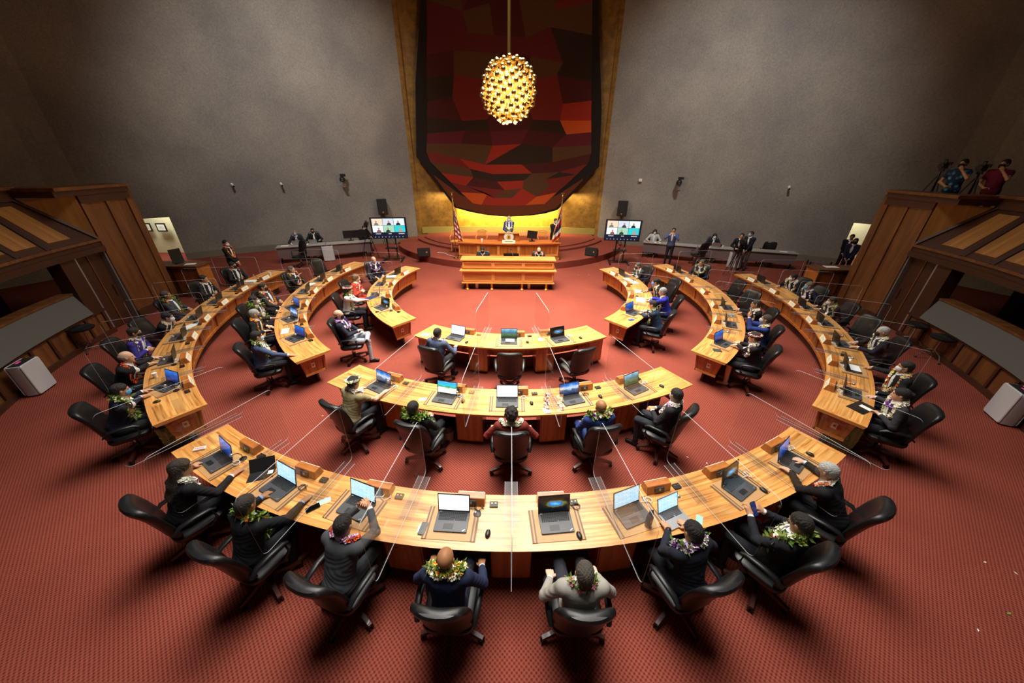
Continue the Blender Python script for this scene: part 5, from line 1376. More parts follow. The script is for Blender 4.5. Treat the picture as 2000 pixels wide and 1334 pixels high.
for a, l in ((-98.8, 'man in blue-grey jacket and the empty centre chair'), (-79.9, 'the two empty chairs of the inner ring')): divider(3.42, 4.60, a, 'clear acrylic divider between %s' % l)
DV = {OL: (8.02, 9.36, (-138.0, -145.9, -153.8, -161.6, -169.5, -177.4)), ML: (5.90, 7.12, (-144.2, -154.8, -165.0, -175.2, -186)), IL: (3.70, 4.88, (-152.4, -168.8, -185)),
      OR_: (8.02, 9.36, (-41.0, -33.2, -25.2, -17.0, -9.2, -1.2)), MR2: (5.90, 7.12, (-34.0, -24.0, -13.0, -2.2, 8.6)), IR2: (3.66, 4.84, (-26.6, -10.0, 6.6))}
ORD = ('first', 'second', 'third', 'fourth', 'fifth', 'sixth')
for wh, (r0, r1, an) in DV.items():
    for i, a in enumerate(an): divider(r0, r1, a, 'clear acrylic divider, %s from the near desk end, %s' % (ORD[i], wh))

# ------------------------------------------------------------------ small things on the desks
def phone(x, y, z, rz, label, m='black', R=None, rim=None):
    t = thing('phone', label, 'phone', (x, y, z), rz)
    if R: t.rotation_euler = R
    mb = MB(); mb.prism(rrect(.075, .152, .01, 3), 0, .008, M[m] if isinstance(m, str) else m); mb.build('case', t)
    mb = MB(); mb.prism(rrect(.068, .144, .008, 3), .008, .0088, M['scr_off'] if rim is None else rim); mb.build('glass', t); return t


def P2(r, a): return pol(r, a)[:2]


MO = [(8.77, -91.4, 'in front of the bald man in navy suit'), (8.82, -84.8, 'in front of the man in light grey suit'), (8.79, -68.4, 'in front of the man holding blue phone'), (8.69, -60.4, 'beside the white-haired man in black'),
      (8.79, -100.0, 'beside the man in charcoal suit'), (6.45, -97.0, 'beside the bright beach laptop, middle ring'), (6.45, -86.6, 'beside the white page laptop, middle ring'), (6.44, -75.6, 'beside the cloudy sky laptop, middle ring'), (6.54, -64.6, 'beside the green hill laptop, middle ring'),
      (4.36, -103.0, 'beside the white page laptop, inner ring'), (4.24, -84.6, 'beside the centre laptop, inner ring'), (4.31, -67.6, 'beside the blue cave laptop, inner ring'), (8.80, -132.6, 'at the near tip of the outer desk, certificates side'), (4.40, -144.6, 'beside the blue cave laptop, american flag side')]
for r, a, l in MO: x, y = P2(r, a); mouse(x, y, rad(a + 90 + (8 if a > -90 else -8)), 'small black mouse ' + l)
x, y = P2(8.76, -96.2); flat('paper_slip', 'white paper slip under the phone near the navy suit', 'paper', x, y, .7605, .12, .10, .001, rad(-6), M['paper']); phone(x, y, .762, rad(-10), 'black phone lying on a white slip near the navy suit')
x, y = P2(8.77, -105.3); phone(x, y, .7605, rad(-52), 'dark phone lying beside the hand of the man with orange-green lei')
x, y = P2(8.66, -104.9); flat('ticket', 'pale blue and yellow printed ticket beside the dark phone', 'paper', x, y, .7605, .15, .08, .001, rad(28), mat('ticket_blue', (166, 214, 226), .6), extra=[('stripe', (0, -.02, .14, .02), mat('ticket_yellow', (226, 214, 130), .6))])
x, y = P2(8.72, -120.2); flat('tissue_pack', 'white and pink tissue pack at the desk end near long-haired woman', 'tissue pack', x, y, .7605, .14, .06, .025, rad(20), M['paper'], extra=[('label', (0, 0, .12, .03), mat('pink_label', (206, 150, 170), .6))])
x, y = P2(8.83, -118.4); phone(x, y, .7605, rad(-40), 'blue-cased phone under the hand of the long-haired woman', mat('phone_blue', (40, 50, 90), .4))
# open dark folder with printed flaps standing beside the second laptop
t = thing('folder', 'open black folder standing beside the laptop of the man with orange-green lei', 'folder', (*P2(8.56, -112.3), .7605), rad(18))
mb = MB(); R = Matrix.Rotation(rad(-35), 3, 'X'); mb.box((0, .05, .075), (.30, .006, .18), M['black'], R); mb.build('back_cover', t)
mb = MB(); mb.box((0, -.06, .004), (.30, .18, .006), M['black']); mb.build('front_cover', t)
mb = MB(); mb.box((.1, -.05, .009), (.06, .06, .003), M['white']); mb.build('card', t)
# second, silver laptop and water bottle
laptop((*P2(8.78, -77.2), .7605), rad(-77.2 + 90 + 10), 'small silver laptop with teal page under the hands of man with purple-white lei', 'bluepage', 18, .31, .215, True)
t = thing('water_bottle', 'slate blue steel water bottle with black cap beside the silver laptop', 'bottle', (*P2(8.80, -79.5), .7605), .3)
bb = mat('bottle_blue', (52, 74, 104), .35, .3); mb = MB(); mb.lathe([(.002, 0), (.036, 0), (.037, .01), (.037, .17), (.030, .195), (.024, .205), (.002, .205)], bb, n=24); mb.build('flask', t, smooth=True)
mb = MB(); mb.lathe([(.002, .205), (.026, .205), (.026, .24), (.002, .242)], M['black'], n=20); mb.tube([(-.02, 0, .235), (-.018, 0, .262), (.018, 0, .262), (.02, 0, .235)], .005, M['black']); mb.build('cap', t, smooth=True)
mb = MB(); mb.box((0, -.038, .12), (.03, .002, .035), M['offwhite']); mb.build('mark', t)
x, y = P2(8.86, -75.4); flat('ticket', 'pale green ticket beside the silver laptop', 'paper', x, y, .7605, .12, .07, .001, rad(60), mat('ticket_green', (150, 206, 190), .6))
x, y = P2(9.02, -71.9); phone(x, y, .96, 0, 'blue-lit phone held in both hands near the green leaf lei', 'black', (rad(50), 0, rad(22)), M['scr_deepblue'])
x, y = P2(6.70, -33.8); phone(x, y, 1.33, 0, 'white phone held up by the man in blue suit photographing', 'white', (rad(88), 0, rad(56)))
# papers
sheet = lambda r, a, l, w_=.21, d_=.29, tw=0, m='paper', h=.002, nm='paper_sheet', cat='paper': flat(nm, l, cat, *P2(r, a), .7605, w_, d_, h, rad(a + 90 + tw), M[m] if isinstance(m, str) else m)
sheet(4.35, -117.2, 'white sheet at the tip of the inner desk beside blue-grey jacket', .20, .14, 12)
flat('paper_sheet', 'white sheet lying on the keyboard of the centre laptop, inner ring', 'paper', *P2(4.18, -90), .790, .20, .13, .002, 0, M['paper'])
flat('paper_sheet', 'white sheet lying on the keyboard of second laptop, outer ring guards side', 'paper', *P2(8.70, -37.2), .794, .28, .16, .002, rad(-37.2 + 94), M['paper'])
sheet(4.12, -80.2, 'small white sheet beside the divider of the two empty inner chairs', .10, .14, 10)
sheet(6.66, -84.6, 'crumpled white tissue beside the curly-haired woman', .12, .14, 10, h=.012)
sheet(6.52, -103.2, 'pale blue ticket beside the bright beach laptop', .13, .08, 30, mat('ticket_ice', (190, 222, 230), .6))
sheet(6.56, -71.6, 'grey note card beside the green hill laptop', .08, .14, 0, mat('card_taupe', (110, 90, 60), .6))
sheet(8.60, -155.6, 'white sheets in front of the masked man with orange-white lei', .20, .32, 60, h=.004); sheet(8.5, -156.8, 'light blue card on the white sheets, outer ring certificates side', .08, .14, 60, mat('card_cyan', (140, 190, 206), .6))
sheet(6.55, -145.2, 'white paper with cyan header beside grey-haired man, middle ring', .16, .32, 80); sheet(8.72, -137.2, 'pale green folded paper beside the paper cup', .09, .12, 30, mat('paper_mint', (170, 200, 190), .6))
sheet(4.42, -160.2, 'navy blue folder on the desk beside the woman in white', .22, .30, 40, mat('folder_navy', (44, 48, 104), .5), .012, 'folder', 'folder'); sheet(4.34, -149.2, 'light blue card beside the blue cave laptop, american flag side', .12, .07, 30, mat('card_sky', (170, 210, 226), .6))
sheet(4.40, -152.6, 'orange flower lei laid along the desk edge beside woman in white', .05, .34, 84, mat('blossom_orange', (226, 150, 40), .8), .03, 'loose_lei', 'lei')
sheet(4.20, 172.5, 'stack of white papers beside the far laptop, american flag side', .22, .30, 20, h=.03, nm='paper_stack'); sheet(8.62, -179.2, 'stack of white papers before the man with dark mask', .22, .30, 10, h=.04, nm='paper_stack')
sheet(6.56, -177.4, 'white papers beside the raising-hand man, middle ring', .22, .3, 70, h=.006); sheet(4.10, 7.0, 'white papers read by the man in grey jacket', .30, .22, 10, h=.004)
sheet(4.14, -20.8, 'white papers before the grey-haired woman in royal blue', .42, .26, 4, h=.004); sheet(4.10, -10.0, 'white papers before the person with blue mask', .30, .22, 0, h=.004); sheet(4.2, 2.2, 'open white booklet between blue mask and grey jacket', .26, .2, 10, h=.006)
sheet(4.30, -43.0, 'flat blue phone case on the desk tip beside teal jacket', .08, .15, 70, mat('case_blue', (50, 70, 150), .4), .01, 'phone', 'phone'); sheet(6.42, -44.8, 'dark grey wallet on the desk tip beside flower crown', .12, .17, 30, 'darkgrey', .012, 'wallet', 'wallet')
sheet(8.82, -47.3, 'black folder with papers at the desk tip beside blue ribbon woman', .24, .40, 70, 'black', .01, 'folder', 'folder'); flat('paper_sheet', 'white and green leaflet on the black folder, guards side', 'paper', *P2(8.90, -47.2), .772, .09, .22, .002, rad(20), M['paper'])
sheet(8.66, -34.0, 'white and green leaflet beside the masked man with yellow-white lei', .10, .20, 70); sheet(6.5, -23.0, 'cyan leaflet beside the man with white-red lei', .10, .18, 20, mat('leaf_cyan', (110, 150, 160), .6)); sheet(8.66, -10.6, 'yellow envelope before the man with green-white lei', .12, .26, 60, mat('manila', (206, 180, 110), .6))


def cup(x, y, z, label, m='paper', r=.038, h=.09):
    t = thing('cup', label, 'cup', (x, y, z)); mb = MB(); mb.lathe([(.001, 0), (r * .72, 0), (r, h), (r * .93, h), (r * .68, .006), (.001, .006)], M[m], n=18); mb.build('wall', t, smooth=True)
    mb = MB(); mb.lathe([(r * .95, h - .004), (r * 1.06, h - .002), (r * 1.06, h + .003), (r * .95, h + .003)], M[m], n=18); mb.build('lip', t, smooth=True); return t


cup(*P2(8.78, -139.2), .7605, 'white paper cup beside the bald man with orange lei'); cup(*P2(8.44, -184.2), .7605, 'white lidded coffee cup at the far end of the outer desk', h=.11); cup(*P2(8.56, -33.4), .7605, 'clear plastic cup beside the masked man, guards side', 'glass')
# loose white and red lei laid across the middle desk
for k, (r0_, a0_, lab, cl) in enumerate(((6.44, -83.9, 'long red and white lei laid across the middle ring desk', 'wwr'), (6.42, -81.6, 'pale lei seen through the divider on the middle ring desk', 'wcw'))):
    pts = [np.array(pol(r0_ - .22 + .40 * i / 15, a0_ + .25 * math.sin(i * .9) + i * -.05, .775)) for i in range(16)]; mb = MB()
    for i in range(70):
        p = pts[int(i / 70 * 15.99)] + np.array([random.gauss(0, .012), random.gauss(0, .012), abs(random.gauss(0, .006))]); flower(mb, p, (random.gauss(0, .4), random.gauss(0, .4), 1), .02, cmat(FC[cl[i % 3]], .7, 'petal'))
    mb.tube([tuple(p) for p in pts], .006, cmat(FC['w'], .8, 'petal')); o = mb.build('loose_lei'); tag(o, lab, 'lei')

t = thing('waste_bin', 'pale waste bin with black liner under the middle ring desk', 'bin', (-1.09, -6.5, 0)); mb = MB(); mb.lathe([(.001, 0), (.10, 0), (.13, .33), (.12, .33), (.095, .02), (.001, .02)], mat('bin_taupe', (140, 124, 100), .6), n=20); mb.build('tub', t, smooth=True)
mb = MB(); mb.lathe([(.131, .24), (.14, .33), (.12, .36), (.112, .26)], M['black'], n=20); mb.build('liner', t, smooth=True)

# ------------------------------------------------------------------ clerks bench and rostrum


def clerks():
    t = thing('clerks_bench', 'long light koa bench with three front panels on brass feet before the rostrum', 'desk', (-.11, 1.45, 0)); T, F = M['trim'], M['bench']
    mb = MB(); mb.box((0, .42, .72), (3.62, .84, .05), T); mb.build('ledge', t, bevel=.008)
    mb = MB(); mb.box((0, .46, 1.085), (3.58, .62, .045), T); mb.build('top', t, bevel=.008)
    mb = MB(); mb.box((0, .40, .49), (3.44, .64, .42), F); mb.build('lower_body', t); mb = MB(); mb.box((0, .45, .90), (3.44, .50, .33), F); mb.build('upper_body', t)
    for z0, z1, y in ((.30, .68, .07), (.80, 1.02, .19)):
        for k in range(3):
            mb = MB(); x = (k - 1) * 1.14; zc = (z0 + z1) / 2; h = z1 - z0
            for a, b, c, d_ in ((x, zc + h / 2 - .02, 1.03, .045), (x, zc - h / 2 + .02, 1.03, .045), (x - .54, zc, .05, h), (x + .54, zc, .05, h)): mb.box((a, y, b), (c, .03, d_), T)
            mb.build('panel_frame', t)
    mb = MB(); mb.box((0, .35, .265), (3.5, .72, .03), T); mb.build('base_rail', t); mb = MB(); mb.box((0, .45, .13), (3.2, .45, .26), M['wall_wood_dark']); mb.build('plinth', t)
    for x in (-1.55, -.62, .53, 1.45):
        mb = MB(); mb.lathe([(.001, 0), (.10, 0), (.10, .03), (.05, .06), (.05, .25), (.001, .25)], M['brass'], c=(x, .06, 0), n=18); mb.build('brass_foot', t, smooth=True)
    for x in (-1.2, .8):
        mb = MB(); mb.box((x, .17, .125), (.10, .05, .25), M['offwhite']); mb.build('cable_cover', t)


clerks()
for x, l, g_, c_ in ((-1.14, 'clerk with black mask and tie, behind the clerks bench', dict(hair='short', haircol=(20, 18, 18), mask=(24, 24, 26), tie=(30, 34, 60), skin='tan'), 'masked clerk with dark hair'), (1.10, 'bald clerk with white-orange lei, behind the clerks bench', dict(hair='fringe', haircol=(170, 150, 130), mask=(26, 26, 28), skin='light', leis=[('wow', 90, .018, .36, 1.0)]), 'bald clerk')):
    person('person', 'seated ' + l, (x, 2.78, 0), rad(180), BK, BK, lean=8, arms=('desk', 'desk'), v=.010, nod=18, turn=0, **g_)
    chair(x, 2.74, rad(180), 'black leather swivel chair of the %s behind the clerks bench' % c_)
t = thing('monitor', 'black desktop screen seen from behind on the clerks bench', 'monitor', (0, 2.45, .76)); mb = MB(); mb.box((0, 0, .26), (.60, .03, .28), M['black']); mb.build('screen', t); mb = MB(); mb.box((0, 0, .07), (.06, .03, .14), M['black']); mb.box((0, 0, .006), (.24, .18, .012), M['black']); mb.build('stand', t)
t = thing('microphone', 'slim black microphone on a bent silver stalk at the clerks bench centre', 'microphone', (.06, 2.0, 1.108)); mb = MB(); mb.tube([(0, 0, 0), (0, .01, .12), (-.06, .06, .26)], .007, M['silver']); mb.build('stalk', t, smooth=True); mb = MB(); mb.sphere((-.07, .07, .29), .035, M['black']); mb.build('windscreen', t, smooth=True)
mb = MB(); mb.box((0, 2.2, .73), (3.3, .62, .04), M['desktop']); mb.box((0, 2.45, .37), (3.2, .03, .70), M['wall_wood_dark']); mb.box((-1.6, 2.25, .37), (.04, .5, .7), M['fascia']); mb.box((1.6, 2.25, .37), (.04, .5, .7), M['fascia']); tag(mb.build('writing_counter'), 'low wooden writing counter behind the clerks bench', 'desk')


def rostrum():
    c = (-.1, 16.0); t = thing('rostrum', 'long curved koa rostrum with red-brown top on the dais', 'desk', (0, 0, .30)); F, T = M['fascia'], M['trim']; R = 11.35
    h = 12.0; sec = lambda mb, r0, r1, a0, a1, z0, z1, m, **k: mb.sector(r0, r1, -90 + a0, -90 + a1, z0, z1, m, n=max(1, int(abs(a1 - a0) * 1.2)), c=c, **k)
    top = wood('rostrum_top', [(0.3, L(170, 84, 36)), (0.7, L(206, 122, 60))], sx=1.2, sy=14)
    mb = MB(); sec(mb, R - .78, R + .06, -h - .25, h - .1, .72, .765, top); mb.build('top', t)
    mb = MB(); sec(mb, R - .70, R - .04, -h + .2, h - .5, .10, .72, F); mb.build('body', t)
    w = (2 * h - .7) / 5
    for k in range(5):
        a0 = -h + .2 + w * k; mb = MB(); sec(mb, R - .04, R - .013, a0, a0 + w, .64, .705, T); sec(mb, R - .04, R - .013, a0, a0 + w, .165, .23, T)
        sec(mb, R - .04, R - .01, a0, a0 + .28, .16, .70, T); sec(mb, R - .04, R - .01, a0 + w - .28, a0 + w, .16, .70, T); mb.build('panel_frame', t)
    mb = MB(); sec(mb, R - .72, R + .02, -h + .1, h - .4, .0, .12, F); mb.build('base_rail', t)


rostrum()
t = thing('lectern', 'small wooden lectern with round state seal on the rostrum', 'lectern', (-.12, 5.20, 1.066)); mb = MB(); mb.box((0, .1, .17), (.96, .30, .34), M['fascia']); mb.box((0, .04, .355), (1.04, .40, .03), M['trim'], Matrix.Rotation(-.1, 3, 'X')); mb.build('stand', t)
mb = MB(); mb.cyl((0, -.10, .20), (0, -.14, .20), .235, m=M['white'], n=40); s = mb.build('seal', t); mb = MB(); mb.cyl((0, -.14, .20), (0, -.146, .20), .23, m=M['gold'], n=40); mb.build('seal_rim', s); mb = MB(); mb.cyl((0, -.146, .20), (0, -.150, .20), .212, m=M['white'], n=40); mb.build('seal_ring', s)
mb = MB(); mb.cyl((0, -.150, .20), (0, -.154, .20), .12, m=mat('seal_tan', (196, 170, 120), .5), n=32); mb.box((0, -.157, .21), (.09, .004, .10), mat('seal_brown', (120, 80, 50), .5)); mb.box((0, -.157, .15), (.14, .004, .018), mat('seal_green', (90, 110, 60), .5)); mb.build('crest', s)
mb = MB()
for k in range(28): a = 2 * PI * k / 28; mb.box((.175 * math.cos(a), -.175, .20 + .175 * math.sin(a)), (.014, .004, .016), M['ink'], Matrix.Rotation(-a, 3, 'Y'))
mb.build('seal_lettering', s)
t = thing('name_card', 'cream name card standing before the state seal', 'name card', (-.12, 4.70, 1.066)); mb = MB(); mb.box((0, 0, .07), (.58, .02, .14), M['offwhite'], Matrix.Rotation(-.15, 3, 'X')); mb.build('card', t); mb = MB(); mb.box((0, -.012, .085), (.38, .004, .03), M['ink'], Matrix.Rotation(-.15, 3, 'X')); mb.build('lettering', t)
t = thing('monitor', 'black desktop monitor seen from behind on the rostrum', 'monitor', (.95, 5.15, 1.066), .1); mb = MB(); mb.box((0, 0, .30), (.46, .03, .34), M['black'], Matrix.Rotation(.12, 3, 'Y')); mb.build('screen', t); mb = MB(); mb.box((0, .02, .08), (.07, .04, .16), M['black']); mb.box((0, .02, .01), (.26, .2, .02), M['black']); mb.build('stand', t)
cup(-1.35, 4.95, 1.066, 'white foam cup on the rostrum', h=.13, r=.05)
person('person', 'speaker in blue suit with leis and mask standing behind the lectern', (-.12, 6.0, .30), rad(180), (46, 58, 130), NV, haircol=(150, 146, 144), mask=(196, 214, 232), leis=[('Gwg', 100, .020, .36, 1.1), ('ww', 60, .018, .28, 1.0)], arms=('front', 'chest'), stand=True, lean=3, nod=10, v=.010)
for x, l in ((-2.7, 'beside the american flag'), (-1.45, 'between the american flag and the speaker'), (1.55, 'beside the desktop monitor')):
    t = thing('wooden_chair', 'light wooden armchair with curved back ' + l, 'chair', (x, 6.1, .40), rad(180), 'light wooden chairs behind the rostrum'); wd = M['trim']
    mb = MB(); mb.box((0, 0, .44), (.5, .48, .05), wd); mb.build('seat', t, bevel=.01); mb = MB(); mb.tube([(-.26, -.2, .70), (-.24, -.26, .90), (-.12, -.3, .95), (.12, -.3, .95), (.24, -.26, .90), (.26, -.2, .70)], .022, wd, 8); mb.box((0, -.28, .78), (.40, .02, .22), wd); mb.build('backrest', t, smooth=False)
    for sx in (-1, 1):
        for sy in (-1, 1): mb = MB(); mb.cyl((sx * .22, sy * .2, 0), (sx * .21, sy * .19, .42), .02, m=wd, n=8); mb.build('leg', t)
        mb = MB(); mb.tube([(sx * .26, -.2, .70), (sx * .27, .1, .68), (sx * .26, .18, .64), (sx * .24, .18, .44)], .018, wd, 6); mb.build('armrest', t)


def flag(name, label, loc, stripes, canton, rz):
    t = thing(name, label, 'flag', loc, rz)
    mb = MB(); mb.cyl((0, 0, .04), (0, 0, 2.72), .016, m=M['brass'], n=10); mb.build('pole', t, smooth=True)
    mb = MB(); mb.lathe([(.001, 0), (.13, 0), (.12, .03), (.03, .08), (.02, .12), (.001, .12)], M['brass'], n=20); mb.build('base', t, smooth=True)
    mb = MB(); mb.lathe([(.001, 2.72), (.03, 2.73), (.02, 2.77), (.001, 2.80)], M['gold'], n=10); mb.box((0, 0, 2.84), (.16, .02, .03), M['gold']); mb.build('finial', t, smooth=True)
    # cloth hangs in folds: u along the fly, v down the hoist
    nu, nv = 60, 40; W_, H_ = 1.45, 2.0; mb = MB(); grid = []
    for i in range(nv + 1):
        v_ = i / nv; row = []
        for j in range(nu + 1):
            u_ = j / nu; wid = .06 + .34 * (v_ ** .9) * 1.0; x = .02 + wid * u_ * (0.9 - .15 * math.cos(u_ * 3)) - .02 * (1 - v_); y = (.03 + .07 * v_) * math.sin(u_ * 17 + .8) ; z = 2.60 - v_ * 1.55 - u_ * (.50 - .12 * v_)
            row.append((x - .04 * v_, y, z))
        grid.append(row)
    ms = {}
    for i in range(nv):
        for j in range(nu):
            u_, v_ = (j + .5) / nu, (i + .5) / nv; m = stripes(u_, v_) if not (u_ < canton[0] and v_ < canton[1]) else canton[2](u_ / canton[0], v_ / canton[1])
            mb.face([grid[i][j], grid[i][j + 1], grid[i + 1][j + 1], grid[i + 1][j]], m)
    o = mb.build('cloth', t)
    mb = MB(); gm = mat('fringe_gold', (220, 170, 50), .7)
    mb.tube(grid[-1], .014, gm, 5); mb.tube([r[-1] for r in grid], .012, gm, 5); mb.build('fringe', t)
    mb = MB(); mb.tube([(0, -.02, 2.6), (.03, -.06, 2.4), (.02, -.05, 2.2), (.05, -.07, 2.1)], .012, gm, 5); mb.build('cord', t)


FR, FW_, FB = mat('flag_red', (178, 34, 48), .8), mat('flag_white', (232, 230, 226), .8), mat('flag_blue', (36, 40, 92), .8)


def usc(u, v):
    i, j = u * 11, v * 9
    return FW_ if (int(i) + int(j)) % 2 == 0 and abs(i % 1 - .5) < .36 and abs(j % 1 - .5) < .36 else FB


def ukc(u, v):
    if abs(u - .5) < .07 or abs(v - .5) < .10: return FR
    if abs(u - .5) < .13 or abs(v - .5) < .18: return FW_
    d = min(abs(u - v), abs(u - 1 + v)); return FR if d < .04 else (FW_ if d < .12 else FB)


flag('american_flag', 'american flag with gold fringe hanging from a brass pole beside the rostrum', (-2.58, 4.98, .30), lambda u, v: FR if int(v * 13) % 2 == 0 else FW_, (.42, .54, usc), .15)
flag('state_flag', 'hawaiian state flag with red, white and blue stripes on a brass pole', (2.20, 4.95, .30), lambda u, v: (FW_, FR, FB)[int(v * 8) % 3], (.45, .5, ukc), rad(180) - .2)
person('person', 'guard in black uniform with mask standing behind the hawaiian flag', (1.98, 5.55, .30), rad(200), (22, 22, 25), (22, 22, 25), haircol=(30, 26, 24), mask=(120, 160, 200), arms=('front', 'front'), stand=True, v=.011, size=1)

# ------------------------------------------------------------------ back of the room


def long_table(label, p0, p1, depth=.6):
    a, b = Vector(p0), Vector(p1); L_ = (b - a).length; rz = math.atan2(b.y - a.y, b.x - a.x); c = (a + b) / 2
    t = thing('press_table', label, 'table', (c.x, c.y, 0), rz)
    mb = MB(); mb.box((0, .0, .745), (L_, depth, .035), M['greytable']); mb.build('tabletop', t, bevel=.004)
    mb = MB(); mb.box((0, -depth / 2 + .06, .50), (L_ - .06, .025, .45), M['greyfront']); mb.build('modesty_panel', t)
    for s in (-1, 1):
        mb = MB(); mb.box((s * (L_ / 2 - .08), 0, .37), (.05, .06, .72), M['black']); mb.box((s * (L_ / 2 - .08), 0, .015), (.06, .5, .03), M['black']); mb.build('leg', t)
    return t


long_table('long grey press table with mauve front panel, end nearer the standing woman', (-10.85, 5.0), (-8.95, 5.75)); long_table('long grey press table with mauve front panel under the monitors', (-8.93, 5.76), (-7.1, 6.55))
long_table('grey press table with mauve front panel nearest the television, striped flag side', (6.75, 6.9), (9.05, 5.95)); long_table('grey press table with mauve front panel between plaid shirt and tripod', (9.07, 5.94), (10.9, 5.35)); long_table('grey press table with mauve front panel beyond the tripod', (10.95, 5.3), (13.0, 4.7))


def tv(loc, rz, label, label2):
    t = thing('television_stand', label2, 'tv stand', loc, rz)
    for s in (-1, 1):
        mb = MB(); mb.box((s * .20, .05, .72), (.06, .05, 1.30), M['black']); mb.build('upright', t)
        mb = MB(); mb.box((s * .42, 0, .07), (.07, .95, .05), M['black']); [mb.cyl((s * .42 - .02, y, .035), (s * .42 + .02, y, .035), .035, m=M['caster'], n=10) for y in (-.42, .42)]; mb.build('foot', t)
    mb = MB(); mb.box((0, .05, .09), (.9, .10, .04), M['black']); mb.box((0, 0, .62), (.60, .30, .03), M['black']); mb.build('shelf', t); mb = MB(); mb.box((.14, -.02, .5), (.03, .03, .55), M['silver'], Matrix.Rotation(.25, 3, 'Y')); mb.build('cable_channel', t)
    t = thing('television', label, 'television', (loc[0], loc[1], 1.06), rz); W_, H_ = 1.62, .95
    R = Matrix.Rotation(rad(0), 3, 'X')
    mb = MB(); mb.box((0, 0, H_ / 2), (W_, .05, H_), M['black'], R); mb.build('case', t, bevel=.006)
    y = -.027; fx = lambda u: -W_ / 2 + .03 + u * (W_ - .06); fz = lambda v: .035 + v * (H_ - .06)

    def q(u0, u1, v0, v1, o=0.0): return [(fx(u0), y - o, fz(v0)), (fx(u1), y - o, fz(v0)), (fx(u1), y - o, fz(v1)), (fx(u0), y - o, fz(v1))]
    mb = MB(); mb.face(q(0, 1, 0, 1), emat((14, 22, 48), .9)); dsp = mb.build('display', t)
    tc = [((224, 200, 176), (120, 140, 120)), ((196, 206, 214), (60, 70, 84)), ((214, 232, 238), (30, 40, 48)), ((220, 236, 244), (170, 90, 90)), ((150, 196, 170), (40, 60, 56)), ((40, 190, 196), (206, 160, 150))]
    for k, (bg, fg) in enumerate(tc):
        c_, r_ = k % 3, k // 3; u0, u1 = .03 + c_ * .315, .335 + c_ * .315; v1, v0 = .97 - r_ * .345, .635 - r_ * .345
        mb = MB(); mb.face(q(u0, u1, v0, v1, .002), emat(bg, 1.15))
        um, hw = (u0 + u1) / 2 + (.02 if k % 2 else -.03), .05; ns = 14
        mb.face([(fx(um + hw * 1.3 * math.cos(a)), y - .004, fz(v0 + .005 + .13 * math.sin(a))) for a in np.linspace(0, PI, ns)], emat(fg, .8))
        mb.face([(fx(um + .028 * math.cos(a)), y - .006, fz(v0 + .185 + .055 * math.sin(a))) for a in np.linspace(0, 2 * PI, ns)[:-1]], emat((196, 150, 124), .9)); mb.build('video_tile', dsp)
    mb = MB()
    for u, w_ in ((.10, .17), (.47, .10), (.76, .18)):
        for k in range(int(w_ / .022)): mb.face(q(u + k * .022, u + k * .022 + .015, .19, .235, .002), emat((210, 214, 224), 1.0))
    for k in range(9): mb.face(q(.06 + k * .1, .085 + k * .1, .03, .07, .002), emat((120, 170, 200) if k % 2 else (170, 180, 200), .9))
    mb.build('caption_bar', dsp)


tv((-5.70, 5.55, 0), rad(7), 'large television with six video call tiles on the american flag side', 'black wheeled stand carrying the television on the american flag side')
tv((5.16, 5.45, 0), rad(-8), 'large television with six video call tiles on the hawaiian flag side', 'black wheeled stand carrying the television on the hawaiian flag side')


def speaker(loc, R, label, w_=.38, d_=.36, h=.62, wedge=False):
    t = thing('loudspeaker', label, 'speaker', loc); t.rotation_euler = R
    mb = MB()
    if wedge: mb.loft([[(-w_ / 2, -d_ / 2, 0), (-w_ / 2, d_ / 2, 0), (-w_ / 2, d_ / 2, h * .55), (-w_ / 2, -d_ / 2 + .12, h), (-w_ / 2, -d_ / 2, h * .9)], [(w_ / 2, -d_ / 2, 0), (w_ / 2, d_ / 2, 0), (w_ / 2, d_ / 2, h * .55), (w_ / 2, -d_ / 2 + .12, h), (w_ / 2, -d_ / 2, h * .9)]], M['black'])
    else: mb.box((0, 0, h / 2), (w_, d_, h), M['black'])
    mb.build('cabinet', t, bevel=.01); mb = MB(); mb.box((0, -d_ / 2 - .006, h * .5), (w_ * .9, .01, h * (.8 if wedge else .92)), M['spkgrille']); g = mb.build('grille', t)
    mb = MB(); mb.cyl((.0 if not wedge else .13, -d_ / 2 - .011, h * .17 if not wedge else h * .55), (.0 if not wedge else .13, -d_ / 2 - .018, h * .17 if not wedge else h * .55), .035, m=M['orange_cone'], n=16); mb.build('badge', g); return t


speaker((-4.15, 5.35, .30), (0, 0, rad(12)), 'black wedge floor speaker on the dais, american flag side', .58, .40, .40, True); speaker((3.9, 5.72, .30), (0, 0, rad(-24)), 'black wedge floor speaker on the dais, hawaiian flag side', .58, .40, .40, True)
for x, y, l, rz_ in ((-7.08, 9.05, 'american', 22), (6.1, 9.2, 'hawaiian', -22)):
    speaker((x, y - .05, 1.66), (0, 0, rad(rz_)), 'black loudspeaker on a pole above the television, %s flag side' % l, .50, .36, .78)
    t = thing('speaker_stand', 'black tripod pole carrying the loudspeaker behind the television, %s flag side' % l, 'stand', (x, y - .05, 0)); mb = MB(); mb.cyl((0, 0, .1), (0, 0, 1.66), .02, m=M['black']); mb.build('pole', t)
    for k in range(3): a = 2.1 * k + .5; mb = MB(); mb.cyl((0, 0, .6), (.4 * math.cos(a), .4 * math.sin(a), .01), .012, m=M['black'], n=6); mb.build('leg', t)


